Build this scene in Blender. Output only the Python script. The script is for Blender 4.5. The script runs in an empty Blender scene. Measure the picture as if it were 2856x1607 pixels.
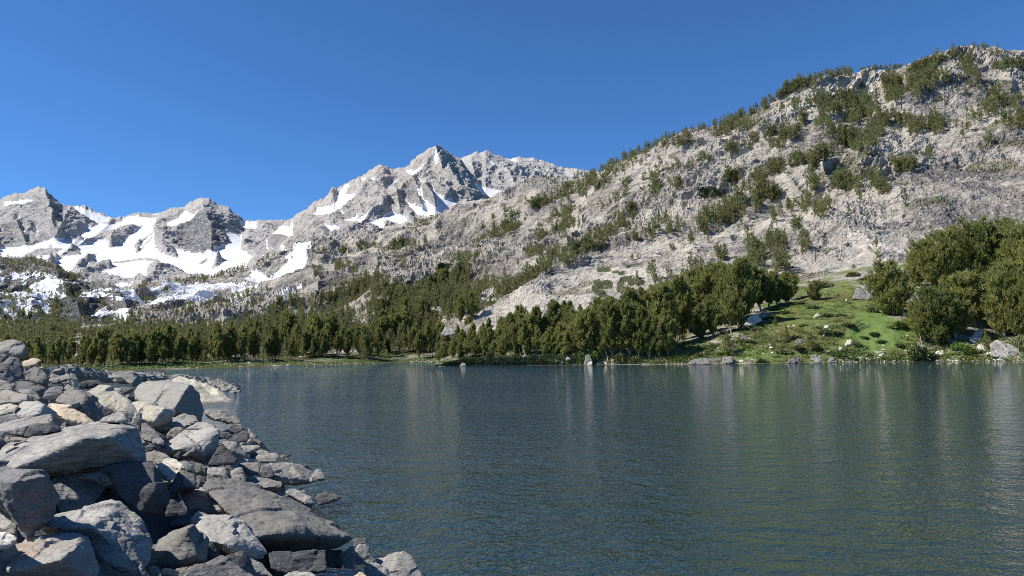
import bpy, bmesh, math, random
import numpy as np
from mathutils import Matrix, Vector

# ------------------------------------------------------------------ camera, sky, sun, exposure
W0, H0 = 2856.0, 1607.0
FPX = 2063.0
PITCH, ROLL = math.radians(5.05), math.radians(1.0)
CAMP = np.array([0.0, 0.0, 2.8])
SC = bpy.context.scene
COL = SC.collection
_f = np.array([0, math.cos(PITCH), math.sin(PITCH)])
_r0 = np.array([1.0, 0, 0]); _u0 = np.cross(_r0, _f)
RT = _r0 * math.cos(ROLL) - _u0 * math.sin(ROLL)
UP = _u0 * math.cos(ROLL) + _r0 * math.sin(ROLL)
FW = _f
cam_d = bpy.data.cameras.new('camera'); cam = bpy.data.objects.new('camera', cam_d); COL.objects.link(cam)
cam.matrix_world = Matrix(((RT[0], UP[0], -FW[0], CAMP[0]), (RT[1], UP[1], -FW[1], CAMP[1]), (RT[2], UP[2], -FW[2], CAMP[2]), (0, 0, 0, 1)))
cam_d.sensor_fit = 'HORIZONTAL'; cam_d.sensor_width = 36.0; cam_d.lens = 36.0 * FPX / W0
cam_d.clip_start = 0.1; cam_d.clip_end = 40000
SC.camera = cam

SUN_EL, SUN_AZ = math.radians(47), math.radians(-98)      # azimuth from +Y, minus = left
wd = bpy.data.worlds.new('World'); SC.world = wd; wd.use_nodes = True
nt = wd.node_tree; nt.nodes.clear()
sk = nt.nodes.new('ShaderNodeTexSky'); sk.sky_type = 'NISHITA'; sk.sun_disc = False
sk.sun_elevation = SUN_EL; sk.sun_rotation = SUN_AZ
sk.altitude = 3300; sk.air_density = 1.0; sk.dust_density = 0.0; sk.ozone_density = 3.2
bg = nt.nodes.new('ShaderNodeBackground'); bg.inputs['Strength'].default_value = 0.092
wo = nt.nodes.new('ShaderNodeOutputWorld')
hs = nt.nodes.new('ShaderNodeVectorMath'); hs.operation = 'MULTIPLY'; hs.inputs[1].default_value = (0.46, 0.79, 1.08)
nt.links.new(sk.outputs[0], hs.inputs[0]); nt.links.new(hs.outputs[0], bg.inputs[0]); nt.links.new(bg.outputs[0], wo.inputs[0])
sl = bpy.data.lights.new('sun', 'SUN'); sl.energy = 5.0; sl.angle = math.radians(0.55); sl.color = (1.0, 0.94, 0.85)
so = bpy.data.objects.new('sun', sl); COL.objects.link(so)
sd = Vector((math.sin(SUN_AZ) * math.cos(SUN_EL), math.cos(SUN_AZ) * math.cos(SUN_EL), math.sin(SUN_EL)))
so.rotation_euler = sd.to_track_quat('Z', 'Y').to_euler()
so.location = (-30, -10, 60)
SC.view_settings.view_transform = 'Standard'; SC.view_settings.look = 'None'
SC.view_settings.exposure = 0.72; SC.view_settings.gamma = 1.0
try:
    SC.cycles.max_bounces = 6; SC.cycles.diffuse_bounces = 2; SC.cycles.glossy_bounces = 3
    SC.cycles.transmission_bounces = 3; SC.cycles.transparent_max_bounces = 4
    SC.cycles.use_denoising = False; SC.cycles.pixel_filter_type = 'BLACKMAN_HARRIS'; SC.cycles.filter_width = 1.0; SC.cycles.sample_clamp_indirect = 4
except Exception: pass

# ------------------------------------------------------------------ helpers
def rays(px, py):
    px = np.asarray(px, float); py = np.asarray(py, float)
    a = (px - W0 / 2) / FPX; b = -(py - H0 / 2) / FPX
    d = FW + a[..., None] * RT + b[..., None] * UP
    return d / d[..., 1:2]                      # unit forward distance
def P(px, py, D):
    return CAMP + rays(px, py) * np.asarray(D, float)[..., None]
def project(p):
    q = np.asarray(p) - CAMP
    x, y, z = q @ RT, q @ UP, q @ FW
    return W0 / 2 + FPX * x / z, H0 / 2 - FPX * y / z
def Dwater(px, py):
    z = rays(px, py)[..., 2]
    return np.where(z < -1e-4, -CAMP[2] / np.minimum(z, -1e-4), 1e5)

def _hash(ix, iy, iz, s):
    h = (ix * 374761393 + iy * 668265263 + iz * 2147483647 + s * 1274126177) & 0xFFFFFFFF
    h = ((h ^ (h >> 13)) * 1274126177) & 0xFFFFFFFF
    h = ((h ^ (h >> 16)) * 2246822519) & 0xFFFFFFFF
    return ((h ^ (h >> 15)) & 0xFFFFFF) / 8388607.5 - 1.0
def vnoise(p, seed=0):
    p = np.asarray(p, float)
    f = np.floor(p); i = f.astype(np.int64); t = p - f; t = t * t * t * (t * (t * 6 - 15) + 10)
    x, y, z = i[..., 0], i[..., 1], i[..., 2]; tx, ty, tz = t[..., 0], t[..., 1], t[..., 2]
    def c(a, b, d): return _hash(x + a, y + b, z + d, seed)
    x00 = c(0,0,0) * (1 - tx) + c(1,0,0) * tx; x10 = c(0,1,0) * (1 - tx) + c(1,1,0) * tx
    x01 = c(0,0,1) * (1 - tx) + c(1,0,1) * tx; x11 = c(0,1,1) * (1 - tx) + c(1,1,1) * tx
    y0 = x00 * (1 - ty) + x10 * ty; y1 = x01 * (1 - ty) + x11 * ty
    return y0 * (1 - tz) + y1 * tz
_RM = np.array([[0.36, 0.48, -0.8], [-0.8, 0.6, 0.0], [0.48, 0.64, 0.6]])
def fbm(p, octv=5, gain=0.5, seed=0, ridged=False):
    s = 0; a = 1.0; q = np.asarray(p, float)
    for k in range(octv):
        n = vnoise(q, seed + k * 17)
        s = s + a * ((1 - 2 * np.abs(n)) if ridged else n)
        q = (q @ _RM) * 2.03 + 11.3; a *= gain
    return s
def sstep(a, b, x):
    t = np.clip((x - a) / (b - a), 0, 1); return t * t * (3 - 2 * t)

def mesh_np(name, v, f, smooth=False, mat=None, attrs=None):
    v = np.asarray(v, np.float32); f = np.asarray(f, np.int32)
    m = bpy.data.meshes.new(name); k = f.shape[1]
    m.vertices.add(len(v)); m.vertices.foreach_set('co', v.ravel())
    m.loops.add(f.size); m.loops.foreach_set('vertex_index', f.ravel())
    m.polygons.add(len(f)); m.polygons.foreach_set('loop_start', np.arange(0, f.size, k, dtype=np.int32))
    m.update(calc_edges=True)
    m.polygons.foreach_set('use_smooth', np.full(len(f), smooth))
    if attrs:
        for an, av in attrs.items():
            if av.ndim == 2:
                at = m.attributes.new(an, 'FLOAT_COLOR', 'POINT')
                c4 = np.ones((len(v), 4), np.float32); c4[:, :av.shape[1]] = av; at.data.foreach_set('color', c4.ravel())
            else:
                at = m.attributes.new(an, 'FLOAT', 'POINT'); at.data.foreach_set('value', av.astype(np.float32))
    if mat: m.materials.append(mat)
    m.validate(); return m
def link(name, mesh, parent=None, loc=None, label=None, cat=None, group=None, kind=None):
    o = bpy.data.objects.new(name, mesh); COL.objects.link(o)
    if parent is not None: o.parent = parent
    if loc is not None: o.location = loc
    if label: o['label'] = label
    if cat: o['category'] = cat
    if group: o['group'] = group
    if kind: o['kind'] = kind
    return o

# zoom-window transforms used while measuring the photograph: (x0, y0, scale)
TR = {'P': (0, 0, 1), 'R4': (0, 480, 2.787), 'R5': (700, 380, 2.576), 'R6': (700, 700, 3.68), 'R7': (1200, 700, 3.538),
      'R8': (1856, 580, 2.576), 'S1': (1400, 100, 2.415), 'S2': (2128, 100, 2.415), 'A': (0, 900, 3.605), 'B': (0, 1205, 3.605),
      'C': (500, 1000, 2.387), 'E1': (0, 700, 2.862), 'E2': (0, 500, 2.862), 'E3': (1400, 480, 2.862), 'E4': (2400, 600, 3.294)}
def tr(k, pts):
    x0, y0, s = TR[k]; a = np.array([p[:2] for p in pts], float)
    a[:, 0] = x0 + a[:, 0] / s; a[:, 1] = y0 + a[:, 1] / s
    return a

# ------------------------------------------------------------------ node helpers
class NB:
    def __init__(s, name):
        s.m = bpy.data.materials.new(name); s.m.use_nodes = True; s.t = s.m.node_tree; s.t.nodes.clear()
        s.out = s.t.nodes.new('ShaderNodeOutputMaterial'); s.b = s.t.nodes.new('ShaderNodeBsdfPrincipled')
        s.t.links.new(s.b.outputs[0], s.out.inputs[0])
    def n(s, typ, **kw):
        nd = s.t.nodes.new(typ)
        for k, v in kw.items():
            if k.startswith('_'): nd.inputs[k[1:].replace('_', ' ')].default_value = v
            else: setattr(nd, k, v)
        return nd
    def l(s, a, b): s.t.links.new(a, b)
    def set(s, nd, i, v):
        if isinstance(v, bpy.types.NodeSocket): s.l(v, nd.inputs[i])
        else: nd.inputs[i].default_value = v
    def math(s, op, a, b=0.0, clamp=False):
        nd = s.t.nodes.new('ShaderNodeMath'); nd.operation = op; nd.use_clamp = clamp
        s.set(nd, 0, a); s.set(nd, 1, b); return nd.outputs[0]
    def mix(s, fac, a, b, mode='MIX'):
        nd = s.t.nodes.new('ShaderNodeMix'); nd.data_type = 'RGBA'; nd.blend_type = mode
        s.set(nd, 0, fac)
        for i, v in ((6, a), (7, b)):
            if isinstance(v, bpy.types.NodeSocket): s.l(v, nd.inputs[i])
            else: nd.inputs[i].default_value = (*v, 1)
        return nd.outputs[2]
    def pos(s, kind='Geometry', scale=(1, 1, 1), rot=(0, 0, 0), rnd=False):
        if kind == 'Geometry': src = s.n('ShaderNodeNewGeometry').outputs['Position']
        else: src = s.n('ShaderNodeTexCoord').outputs['Object']
        if rnd:
            oi = s.n('ShaderNodeObjectInfo'); mu = s.math('MULTIPLY', oi.outputs['Random'], 57.0)
            va = s.n('ShaderNodeVectorMath', operation='ADD'); s.l(src, va.inputs[0]); s.l(mu, va.inputs[1]); src = va.outputs[0]
        mp = s.n('ShaderNodeMapping'); s.l(src, mp.inputs[0]); mp.inputs['Scale'].default_value = scale; mp.inputs['Rotation'].default_value = rot
        return mp.outputs[0]
    def noise(s, vec, scale, detail=4, rough=0.55, dist=0.0):
        nd = s.n('ShaderNodeTexNoise'); s.l(vec, nd.inputs['Vector']); nd.inputs['Scale'].default_value = scale
        nd.inputs['Detail'].default_value = detail; nd.inputs['Roughness'].default_value = rough; nd.inputs['Distortion'].default_value = dist
        return nd.outputs['Fac']
    def rng(s, x, a, b, c=0.0, d=1.0):
        nd = s.n('ShaderNodeMapRange'); s.l(x, nd.inputs[0])
        for i, v in enumerate((a, b, c, d)): nd.inputs[i + 1].default_value = v
        return nd.outputs[0]
    def bump(s, h, dist, strength=1.0, nrm=None):
        nd = s.n('ShaderNodeBump'); nd.inputs['Strength'].default_value = strength; nd.inputs['Distance'].default_value = dist
        s.l(h, nd.inputs['Height'])
        if nrm is not None: s.l(nrm, nd.inputs['Normal'])
        return nd.outputs[0]
    def fin(s, col, rough=0.9, nrm=None, spec=0.3):
        if isinstance(col, bpy.types.NodeSocket): s.l(col, s.b.inputs['Base Color'])
        else: s.b.inputs['Base Color'].default_value = (*col, 1)
        s.set(s.b, 'Roughness', rough); s.b.inputs['Specular IOR Level'].default_value = spec
        if nrm is not None: s.l(nrm, s.b.inputs['Normal'])
        return s.m

def mat_terrain(name, c1, c2, cdark, clite, lam, snowc=(0.60, 0.62, 0.65), vivid=None, crack=0.0, gbreak=.9, g1=(0.06, 0.075, 0.025), g2=(0.11, 0.16, 0.035), bumpd=1.0, speck=0.5, dk2=0.5):
    b = NB(name)
    at = b.n('ShaderNodeAttribute', attribute_name='mask'); sep = b.n('ShaderNodeSeparateColor'); b.l(at.outputs['Color'], sep.inputs[0])
    at2 = b.n('ShaderNodeAttribute', attribute_name='lite')
    g = b.pos('Geometry'); gs = b.pos('Geometry', scale=(1, 1, 3.5), rot=(0.3, 0.25, 0.4))
    n1 = b.noise(g, 1.0 / lam, 6, 0.65); n2 = b.noise(gs, 4.0 / lam, 5, 0.7); n3 = b.noise(g, 22.0 / lam, 4, 0.75)
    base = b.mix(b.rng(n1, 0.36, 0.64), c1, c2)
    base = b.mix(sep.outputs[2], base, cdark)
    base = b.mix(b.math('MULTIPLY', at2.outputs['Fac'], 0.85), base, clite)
    pk = b.noise(g, 2.3 / lam, 3, 0.5)
    base = b.mix(b.rng(pk, 0.55, 0.72, 0, 0.45), base, (0.40, 0.315, 0.25))
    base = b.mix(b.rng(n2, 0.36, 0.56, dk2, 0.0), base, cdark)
    base = b.mix(b.rng(n3, 0.42, 0.62, speck, 0.0), base, (c1[0] * .35, c1[1] * .35, c1[2] * .36))
    vor = b.n('ShaderNodeTexVoronoi'); b.l(g, vor.inputs['Vector']); vor.inputs['Scale'].default_value = 14.0 / lam
    vs = b.n('ShaderNodeSeparateColor'); b.l(vor.outputs['Color'], vs.inputs[0])
    base = b.mix(b.rng(vs.outputs[0], 0.6, 1.0, 0, 0.45), base, (clite[0] * 1.1, clite[1] * 1.1, clite[2] * 1.1))
    gr = b.mix(b.rng(b.noise(g, 0.12, 5, 0.7), 0.4, 0.62), g1, g2)
    gr = b.mix(b.rng(b.noise(g, 1.1, 3, 0.7), 0.5, 0.7, 0, .7), gr, (0.035, 0.045, 0.018))
    gr = b.mix(b.rng(b.noise(g, 0.05, 3, 0.6), 0.5, 0.68, 0, .6), gr, (0.13, 0.10, 0.045))
    if vivid: gr = b.mix(b.math('MULTIPLY', at2.outputs['Fac'], b.rng(n3, .3, .6, .55, 1.0)), gr, vivid)
    gf = b.rng(b.math('ADD', sep.outputs[1], b.math('MULTIPLY', b.math('SUBTRACT', n3, 0.5), gbreak)), 0.38, 0.62)
    if crack:
        for rot, sc_, str_ in (((0.1, -0.6, 0.2), 1.5, 1.0), ((0.0, 0.9, 0.3), .7, .8)):
            gq = b.pos('Geometry', scale=(1, .5, 3.2), rot=rot); wob = b.n('ShaderNodeVectorMath', operation='ADD'); b.l(gq, wob.inputs[0])
            nn = b.n('ShaderNodeTexNoise'); b.l(g, nn.inputs['Vector']); nn.inputs['Scale'].default_value = 3.0 / lam; sc3 = b.n('ShaderNodeVectorMath', operation='SCALE'); b.l(nn.outputs['Color'], sc3.inputs[0]); sc3.inputs['Scale'].default_value = lam * .5; b.l(sc3.outputs[0], wob.inputs[1])
            vc = b.n('ShaderNodeTexVoronoi', feature='DISTANCE_TO_EDGE'); b.l(wob.outputs[0], vc.inputs['Vector']); vc.inputs['Scale'].default_value = sc_ / lam
            base = b.mix(b.math('MULTIPLY', b.rng(vc.outputs['Distance'], .0, .07, str_ * crack, 0), b.rng(n1, .4, .55, .25, 1)), base, (.06, .058, .055))
        mp_ = b.noise(g, .28 / lam, 4, .6); base = b.mix(b.rng(mp_, .42, .6, .0, .4), base, (clite[0] * 1.05, clite[1] * 1.05, clite[2] * 1.05)); base = b.mix(b.rng(mp_, .28, .45, .35, 0), base, cdark)
    base = b.mix(gf, base, gr)
    nm = b.noise(b.pos('Geometry', scale=(1, 1, 2.2), rot=(.2, .35, 0)), 9.0 / lam, 4, .7)
    sf = b.rng(b.math('ADD', sep.outputs[0], b.math('ADD', b.math('MULTIPLY', b.math('SUBTRACT', n3, 0.5), 0.7), b.math('MULTIPLY', b.math('SUBTRACT', nm, 0.56), 2.3))), 0.34, 0.5)
    base = b.mix(sf, base, b.mix(b.rng(n2, .35, .6, .5, 0), snowc, (.42, .43, .455)))
    hh = b.math('MULTIPLY', b.math('ADD', b.math('MULTIPLY', n2, 1.0), b.math('MULTIPLY', n3, 0.45)), b.math('SUBTRACT', 1.0, sf))
    return b.fin(base, 0.95, b.bump(hh, bumpd), 0.15)

# ------------------------------------------------------------------ painted masks: surface cover (snow, meadow, dark rock) and some painted shade, stored on the mesh
CW, CH, CX0, CS = 1500, 520, -70, 2.0
class Canvas:
    def __init__(s):
        s.ch = {k: np.zeros((CH, CW), np.float32) for k in ('snow', 'green', 'dark', 'lite')}
        gy, gx = np.mgrid[0:CH, 0:CW]; s.X = gx * CS + CX0; s.Y = gy * CS + 60
    def poly(s, key, k, pts, val=1.0):
        p = tr(k, pts); x, y = s.X, s.Y
        x0, x1, y0, y1 = p[:, 0].min() - 2, p[:, 0].max() + 2, p[:, 1].min() - 2, p[:, 1].max() + 2
        i0, i1 = max(0, int((x0 - CX0) / CS)), min(CW, int((x1 - CX0) / CS) + 2); j0, j1 = max(0, int((y0 - 60) / CS)), min(CH, int((y1 - 60) / CS) + 2)
        if i1 <= i0 or j1 <= j0: return
        x = x[j0:j1, i0:i1]; y = y[j0:j1, i0:i1]; ins = np.zeros(x.shape, bool); n = len(p)
        for i in range(n):
            a, c = p[i], p[(i + 1) % n]
            if a[1] == c[1]: continue
            cnd = (a[1] > y) != (c[1] > y)
            ins ^= cnd & (x < (c[0] - a[0]) * (y - a[1]) / (c[1] - a[1]) + a[0])
        s.ch[key][j0:j1, i0:i1][ins] = val
    def stroke(s, key, k, pts, w, val=1.0):
        p = tr(k, pts)
        for a, c in zip(p[:-1], p[1:]):
            n = max(2, int(np.hypot(*(c - a)) / 3))
            for t in np.linspace(0, 1, n):
                q = a + (c - a) * t; m = (s.X - q[0]) ** 2 + (s.Y - q[1]) ** 2 < w * w; s.ch[key][m] = val
    def sample(s, key, px, py):
        u = np.clip((px - CX0) / CS, 0, CW - 1.01); v = np.clip((py - 60) / CS, 0, CH - 1.01)
        i = u.astype(int); j = v.astype(int); fu = u - i; fv = v - j; c = s.ch[key]
        return (c[j, i] * (1 - fu) + c[j, i + 1] * fu) * (1 - fv) + (c[j + 1, i] * (1 - fu) + c[j + 1, i + 1] * fu) * fv
CAN = {k: Canvas() for k in ('far', 'pyr', 'hill')}

# ------------------------------------------------------------------ terrain surfaces
SURF = {}
def surface(name, curves, x0, x1, ncol, nrow, relief, mat, canv=None, warp=6.0, spurs=(), back=(0.25, 0.25), extra=None, ridge=None, jag=0.0, flat=False, jlam=14.0, rtop=0.25, rw=0.45, nw=0.2):
    px = np.linspace(x0, x1, ncol); C = []
    for kk, pts in curves:
        a = np.array([q for q in pts], float); x, y, s = TR[kk]; a[:, 0] = x + a[:, 0] / s; a[:, 1] = y + a[:, 1] / s
        C.append((np.interp(px, a[:, 0], a[:, 1]), 1.0 / np.interp(px, a[:, 0], a[:, 2])))
    if jag:
        jj = fbm(np.stack([px / jlam, px * 0, px * 0], -1), 5, 0.62, 91) * jag
    seg = len(C) - 1; PY = []; IV = []
    for i in range(seg):
        n = nrow if isinstance(nrow, int) else nrow[i]
        for t in np.linspace(0, 1, n, endpoint=(i == seg - 1)):
            PY.append(C[i][0] * (1 - t) + C[i + 1][0] * t); IV.append(C[i][1] * (1 - t) + C[i + 1][1] * t)
    PY = np.array(PY); IV = np.array(IV)
    if jag: PY = PY + jj[None] * np.exp(-(PY - PY[-1:]) / 7.0)
    R = len(PY); PX = np.broadcast_to(px, PY.shape).copy()
    D = 1 / IV; base = P(PX, PY, D)
    rel = relief(base, PX, PY); rel = rel - rel.mean(); spur = 0.0
    for kk, pts, wd_, amp in spurs:
        p = tr(kk, pts); dm = np.full(PX.shape, 1e9)
        for a, c in zip(p[:-1], p[1:]):
            d = c - a; L2 = d @ d; t = np.clip(((PX - a[0]) * d[0] + (PY - a[1]) * d[1]) / L2, 0, 1)
            dm = np.minimum(dm, np.hypot(PX - a[0] - t * d[0], PY - a[1] - t * d[1]))
        spur = spur - amp * np.exp(-dm / wd_)
    g0 = np.gradient(base, axis=0); g1 = np.gradient(base, axis=1); N = np.cross(g1, g0); N /= np.linalg.norm(N, axis=-1, keepdims=True) + 1e-9
    for _ in range(14):                       # a smooth direction field to push the relief along
        N[1:-1] = (N[:-2] + 2 * N[1:-1] + N[2:]) / 4; N[:, 1:-1] = (N[:, :-2] + 2 * N[:, 1:-1] + N[:, 2:]) / 4
    N /= np.linalg.norm(N, axis=-1, keepdims=True) + 1e-9
    edge = sstep(0, 30, PY - PY[-1:]) * (1 - rtop) + rtop
    D = D + spur + rw * rel; pts3 = P(PX, PY, D) - N * (nw * rel * edge)[..., None]
    ppx, ppy = project(pts3); SURF[name] = (px, ppy, pts3)
    if extra is not None: pts3 = extra(pts3, PX, PY)
    wn = fbm(base / (D.mean() * 0.012), 4, 0.6, 7); wn2 = fbm(base / (D.mean() * 0.012) + 31.7, 4, 0.6, 9)
    mask = np.zeros(PX.shape + (3,), np.float32); lite = np.zeros(PX.shape, np.float32)
    if canv is not None:
        qx = PX + wn * warp; qy = PY + wn2 * warp * 0.7
        for i, k in enumerate(('snow', 'green', 'dark')): mask[..., i] = canv.sample(k, qx, qy)
        lite = canv.sample('lite', qx, qy)
    if ridge is not None: mask, lite = ridge(mask, lite, base, PX, PY)
    # back side of the crest
    rows = [pts3]; top = pts3[-1]
    for bf, df in ((0.04, 0.03), (back[0], back[1])):
        q = top.copy(); q[:, 1] += bf * D[-1]; q[:, 0] += bf * (top[:, 0]); q[:, 2] = np.maximum(top[:, 2] - df * D[-1], -40); rows.append(q[None])
    V = np.concatenate(rows, 0); RR = V.shape[0]
    mask = np.concatenate([mask, mask[-1:], mask[-1:]], 0); lite = np.concatenate([lite, lite[-1:], lite[-1:]], 0)
    idx = np.arange(RR * ncol).reshape(RR, ncol)
    F = np.stack([idx[:-1, :-1], idx[:-1, 1:], idx[1:, 1:], idx[1:, :-1]], -1).reshape(-1, 4)
    m = mesh_np(name, V.reshape(-1, 3), F, not flat, mat, {'mask': mask.reshape(-1, 3), 'lite': lite.ravel()})
    return link(name, m, kind='structure')
def surf_pt(name, x, y):
    px, PY, Q = SURF[name]; i = int(np.clip(np.searchsorted(px, x), 0, len(px) - 1)); col = PY[:, i]
    j = int(np.argmin(np.abs(col - y))); return Q[j, i], Q[j, i, 1], col[j]
# ------------------------------------------------------------------ snow, dark cliff, painted shade and meadow cover of the far mountains
cf = CAN['far']
cf.poly('snow', 'R4', [(0,560),(240,540),(420,490),(560,500),(680,420),(780,380),(900,390),(1000,340),(1230,315),(1190,400),(1200,560),(1250,600),(1390,640),(1340,560),(1420,590),(1560,610),(1700,560),(1790,520),(1750,440),(1890,480),(1870,580),(1990,640),(2060,640),(2060,760),(1640,810),(1500,790),(1380,720),(1150,700),(1130,790),(950,780),(820,740),(700,700),(580,775),(510,755),(400,690),(0,660)])
for p in ([(140,635),(280,575),(480,565),(440,600),(260,622)], [(360,665),(470,612),(560,550),(610,560),(630,610),(480,620),(400,700)],
          [(550,540),(600,500),(660,475),(640,510),(590,540)], [(600,545),(700,495),(800,450),(900,430),(1090,390),(1110,400),(1000,470),(900,550),(850,555),(820,500),(750,500),(680,530)],
          [(510,755),(600,690),(750,600),(725,650),(600,765)], [(590,770),(700,692),(860,680),(900,716),(750,730),(840,742),(760,760),(950,800),(930,850),(780,850),(640,812)],
          [(1040,540),(1160,460),(1215,420),(1100,520),(1060,612),(1190,470),(1060,600)], [(1120,800),(1250,705),(1380,725),(1450,770),(1400,812),(1240,850),(1060,912),(950,890)],
          [(1645,712),(1690,620),(1735,650),(1700,692)], [(1500,800),(1520,770),(1610,790),(1600,830)], [(1240,420),(1290,470),(1340,560),(1390,640),(1250,600),(1200,560)],
          [(860,672),(1130,640),(1240,655),(1240,680),(1100,650),(900,680)], [(1540,680),(1600,640),(1610,650),(1560,690)], [(370,560),(390,530),(400,560)],
          [(1010,300),(1230,330),(1290,300),(1250,345),(1100,345)], [(0,575),(60,540),(0,500)]):
    cf.poly('snow', 'R4', p, 0.0)
for p in ([(0,270),(30,210),(70,215),(240,195),(260,215),(200,245),(120,240),(60,270),(0,285)], [(20,420),(130,350),(170,345),(120,400),(40,415)], [(0,455),(30,450),(0,490)],
          [(540,255),(620,265),(720,300),(860,350),(840,375),(770,382),(650,332)], [(1270,420),(1290,370),(1380,340),(1440,285),(1480,310),(1560,300),(1460,380),(1380,420)],
          [(400,180),(480,250),(440,218)], [(1600,258),(1665,305),(1620,278)], [(1740,430),(1830,460),(1890,480),(1830,560),(1760,650),(1690,610),(1830,520)],
          [(655,500),(705,400),(680,390),(650,450)], [(850,850),(950,812),(1040,840),(960,885),(900,870)], [(160,400),(200,470),(185,470)], [(255,430),(290,420),(300,470),(270,480)],
          [(900,760),(1000,780),(1110,770),(1110,740),(950,700),(870,690)], [(1850,375),(1990,380),(1990,430),(1880,425)], [(470,380),(495,350),(480,400),(455,400)]):
    cf.poly('snow', 'R4', p)
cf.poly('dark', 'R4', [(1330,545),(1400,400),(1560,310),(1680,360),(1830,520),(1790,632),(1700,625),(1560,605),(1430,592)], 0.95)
cf.poly('dark', 'R4', [(380,165),(410,200),(490,330),(430,460),(385,500),(400,330)], 0.65)  # shade painted dark on the right face of the left peak
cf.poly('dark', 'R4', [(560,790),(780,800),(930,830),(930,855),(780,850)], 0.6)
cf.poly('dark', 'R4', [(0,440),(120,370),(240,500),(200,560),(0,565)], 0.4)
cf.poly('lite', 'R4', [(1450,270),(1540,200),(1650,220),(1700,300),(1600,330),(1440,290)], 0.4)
cp = CAN['pyr']
for p in ([(430,550),(470,500),(560,480),(620,400),(690,330),(710,350),(660,400),(760,390),(700,450),(600,510),(560,540),(480,545)], [(640,592),(780,535),(750,568),(860,545),(740,612),(760,580)],
          [(1305,150),(1330,85),(1355,78),(1345,130),(1362,160),(1335,182)], [(1090,240),(1180,225),(1275,158),(1200,235),(1150,272)], [(960,385),(980,330),(1095,290),(1020,325)],
          [(1070,420),(1110,410),(1100,450),(1230,482),(1200,400),(1180,330),(1212,340),(1240,440),(1335,482),(1340,440),(1275,345),(1330,380),(1400,430),(1460,430),(1532,480),(1440,535),(1400,565),(1340,565),(1180,540),(1130,490)],
          [(830,605),(900,568),(1020,512),(1050,540),(1118,555),(1112,617),(1010,617),(1040,590),(960,592),(940,655),(880,665),(920,620)], [(688,695),(850,680),(950,690),(800,712)],
          [(520,630),(600,605),(635,640),(590,650),(560,718),(538,718),(560,660)], [(150,700),(200,640),(270,635),(300,590),(290,690),(322,742),(230,690)], [(1170,268),(1215,290),(1255,335),(1218,312)],
          [(780,290),(830,285),(800,330)], [(850,290),(890,285),(870,320)], [(1300,545),(1340,560),(1330,600),(1280,570)], [(1205,600),(1240,592),(1240,608)], [(1440,208),(1500,240),(1460,225)], [(1390,180),(1410,175),(1405,190)],
          [(0,890),(20,850),(0,830)], [(30,860),(150,790),(265,755),(100,855)], [(0,700),(40,690),(0,740)], [(105,720),(115,720),(118,800),(106,800)], [(620,480),(670,550),(650,560)]):
    cp.poly('snow', 'R5', p)
cp.poly('dark', 'R5', [(0,700),(60,670),(200,700),(280,720),(200,780),(60,850),(0,830)], 0.6)
cp.poly('dark', 'R5', [(1080,410),(1160,275),(1200,350),(1230,480),(1120,440)], 0.55)
cp.poly('dark', 'R5', [(1210,370),(1270,345),(1335,480),(1250,440)], 0.55)
cp.poly('dark', 'R5', [(560,540),(740,440),(760,480),(640,590),(580,600)], 0.45)
for p in ([(1605,338),(1700,350),(1850,380),(1760,410),(1700,430),(1650,400)], [(1700,150),(1780,190),(1760,207),(1720,180)], [(1830,160),(1920,150),(1890,182)], [(2030,158),(2190,205),(2100,182)], [(1860,215),(1875,215),(1870,230)]):
    cp.poly('lite', 'R5', p, 1.0); cp.poly('snow', 'R5', p)
cp.poly('lite', 'R5', [(1820,160),(2000,150),(2250,230),(2510,255),(2400,330),(2100,260),(1900,220)], 0.6)
# ---- cover of the long right-hand hillside
ch = CAN['hill']
for p in ([(140,1050),(250,950),(340,880),(478,830),(440,880),(390,962),(280,1022),(170,1062)], [(0,960),(150,1030),(190,1040),(60,1090),(0,1062)], [(160,905),(330,900),(440,835),(470,830),(330,925)],
          [(350,775),(460,785),(420,800)], [(210,770),(250,790),(245,865),(225,850)], [(1320,850),(1410,800),(1425,825),(1350,885)], [(1310,1005),(1330,960),(1405,938),(1370,985)], [(600,1095),(645,1090),(630,1112)],
          [(170,1215),(330,1170),(405,1100),(395,1142),(280,1218),(180,1232)], [(2220,292),(2372,312),(2290,332)], [(1190,880),(1270,915),(1200,890)], [(20,1100),(60,1090),(30,1150)], [(730,830),(820,830),(740,840)], [(700,900),(740,890),(720,930)], [(1285,805),(1320,815),(1300,825)]):
    ch.poly('snow', 'R5', p)
for p in ([(1380,290),(1600,270),(1800,285),(2000,330),(1700,330),(1500,340)], [(1430,420),(1560,330),(1480,340)], [(1560,390),(1750,450),(1700,465)], [(1200,430),(1480,440),(1400,450)],
          [(1930,240),(2090,250),(2080,290),(1920,270)], [(1570,200),(1620,210),(1590,240)], [(1800,200),(1860,210),(1840,250)], [(1500,440),(1700,480),(1640,490)], [(1650,250),(1850,250),(1800,262)]):
    ch.poly('snow', 'E1', p, 0.85)
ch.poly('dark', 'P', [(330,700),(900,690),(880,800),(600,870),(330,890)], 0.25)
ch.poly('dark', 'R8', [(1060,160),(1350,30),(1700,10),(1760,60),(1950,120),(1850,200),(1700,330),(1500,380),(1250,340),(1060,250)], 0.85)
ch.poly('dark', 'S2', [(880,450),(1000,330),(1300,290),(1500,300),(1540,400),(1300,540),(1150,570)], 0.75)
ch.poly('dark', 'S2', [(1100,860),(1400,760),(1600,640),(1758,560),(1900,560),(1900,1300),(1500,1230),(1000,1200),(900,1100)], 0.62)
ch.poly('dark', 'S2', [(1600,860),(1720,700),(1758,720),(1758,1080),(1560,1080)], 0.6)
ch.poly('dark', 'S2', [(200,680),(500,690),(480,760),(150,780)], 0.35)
ch.poly('dark', 'R6', [(560,260),(900,200),(1100,330),(1000,440),(700,560),(520,420)], 0.35)
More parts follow.
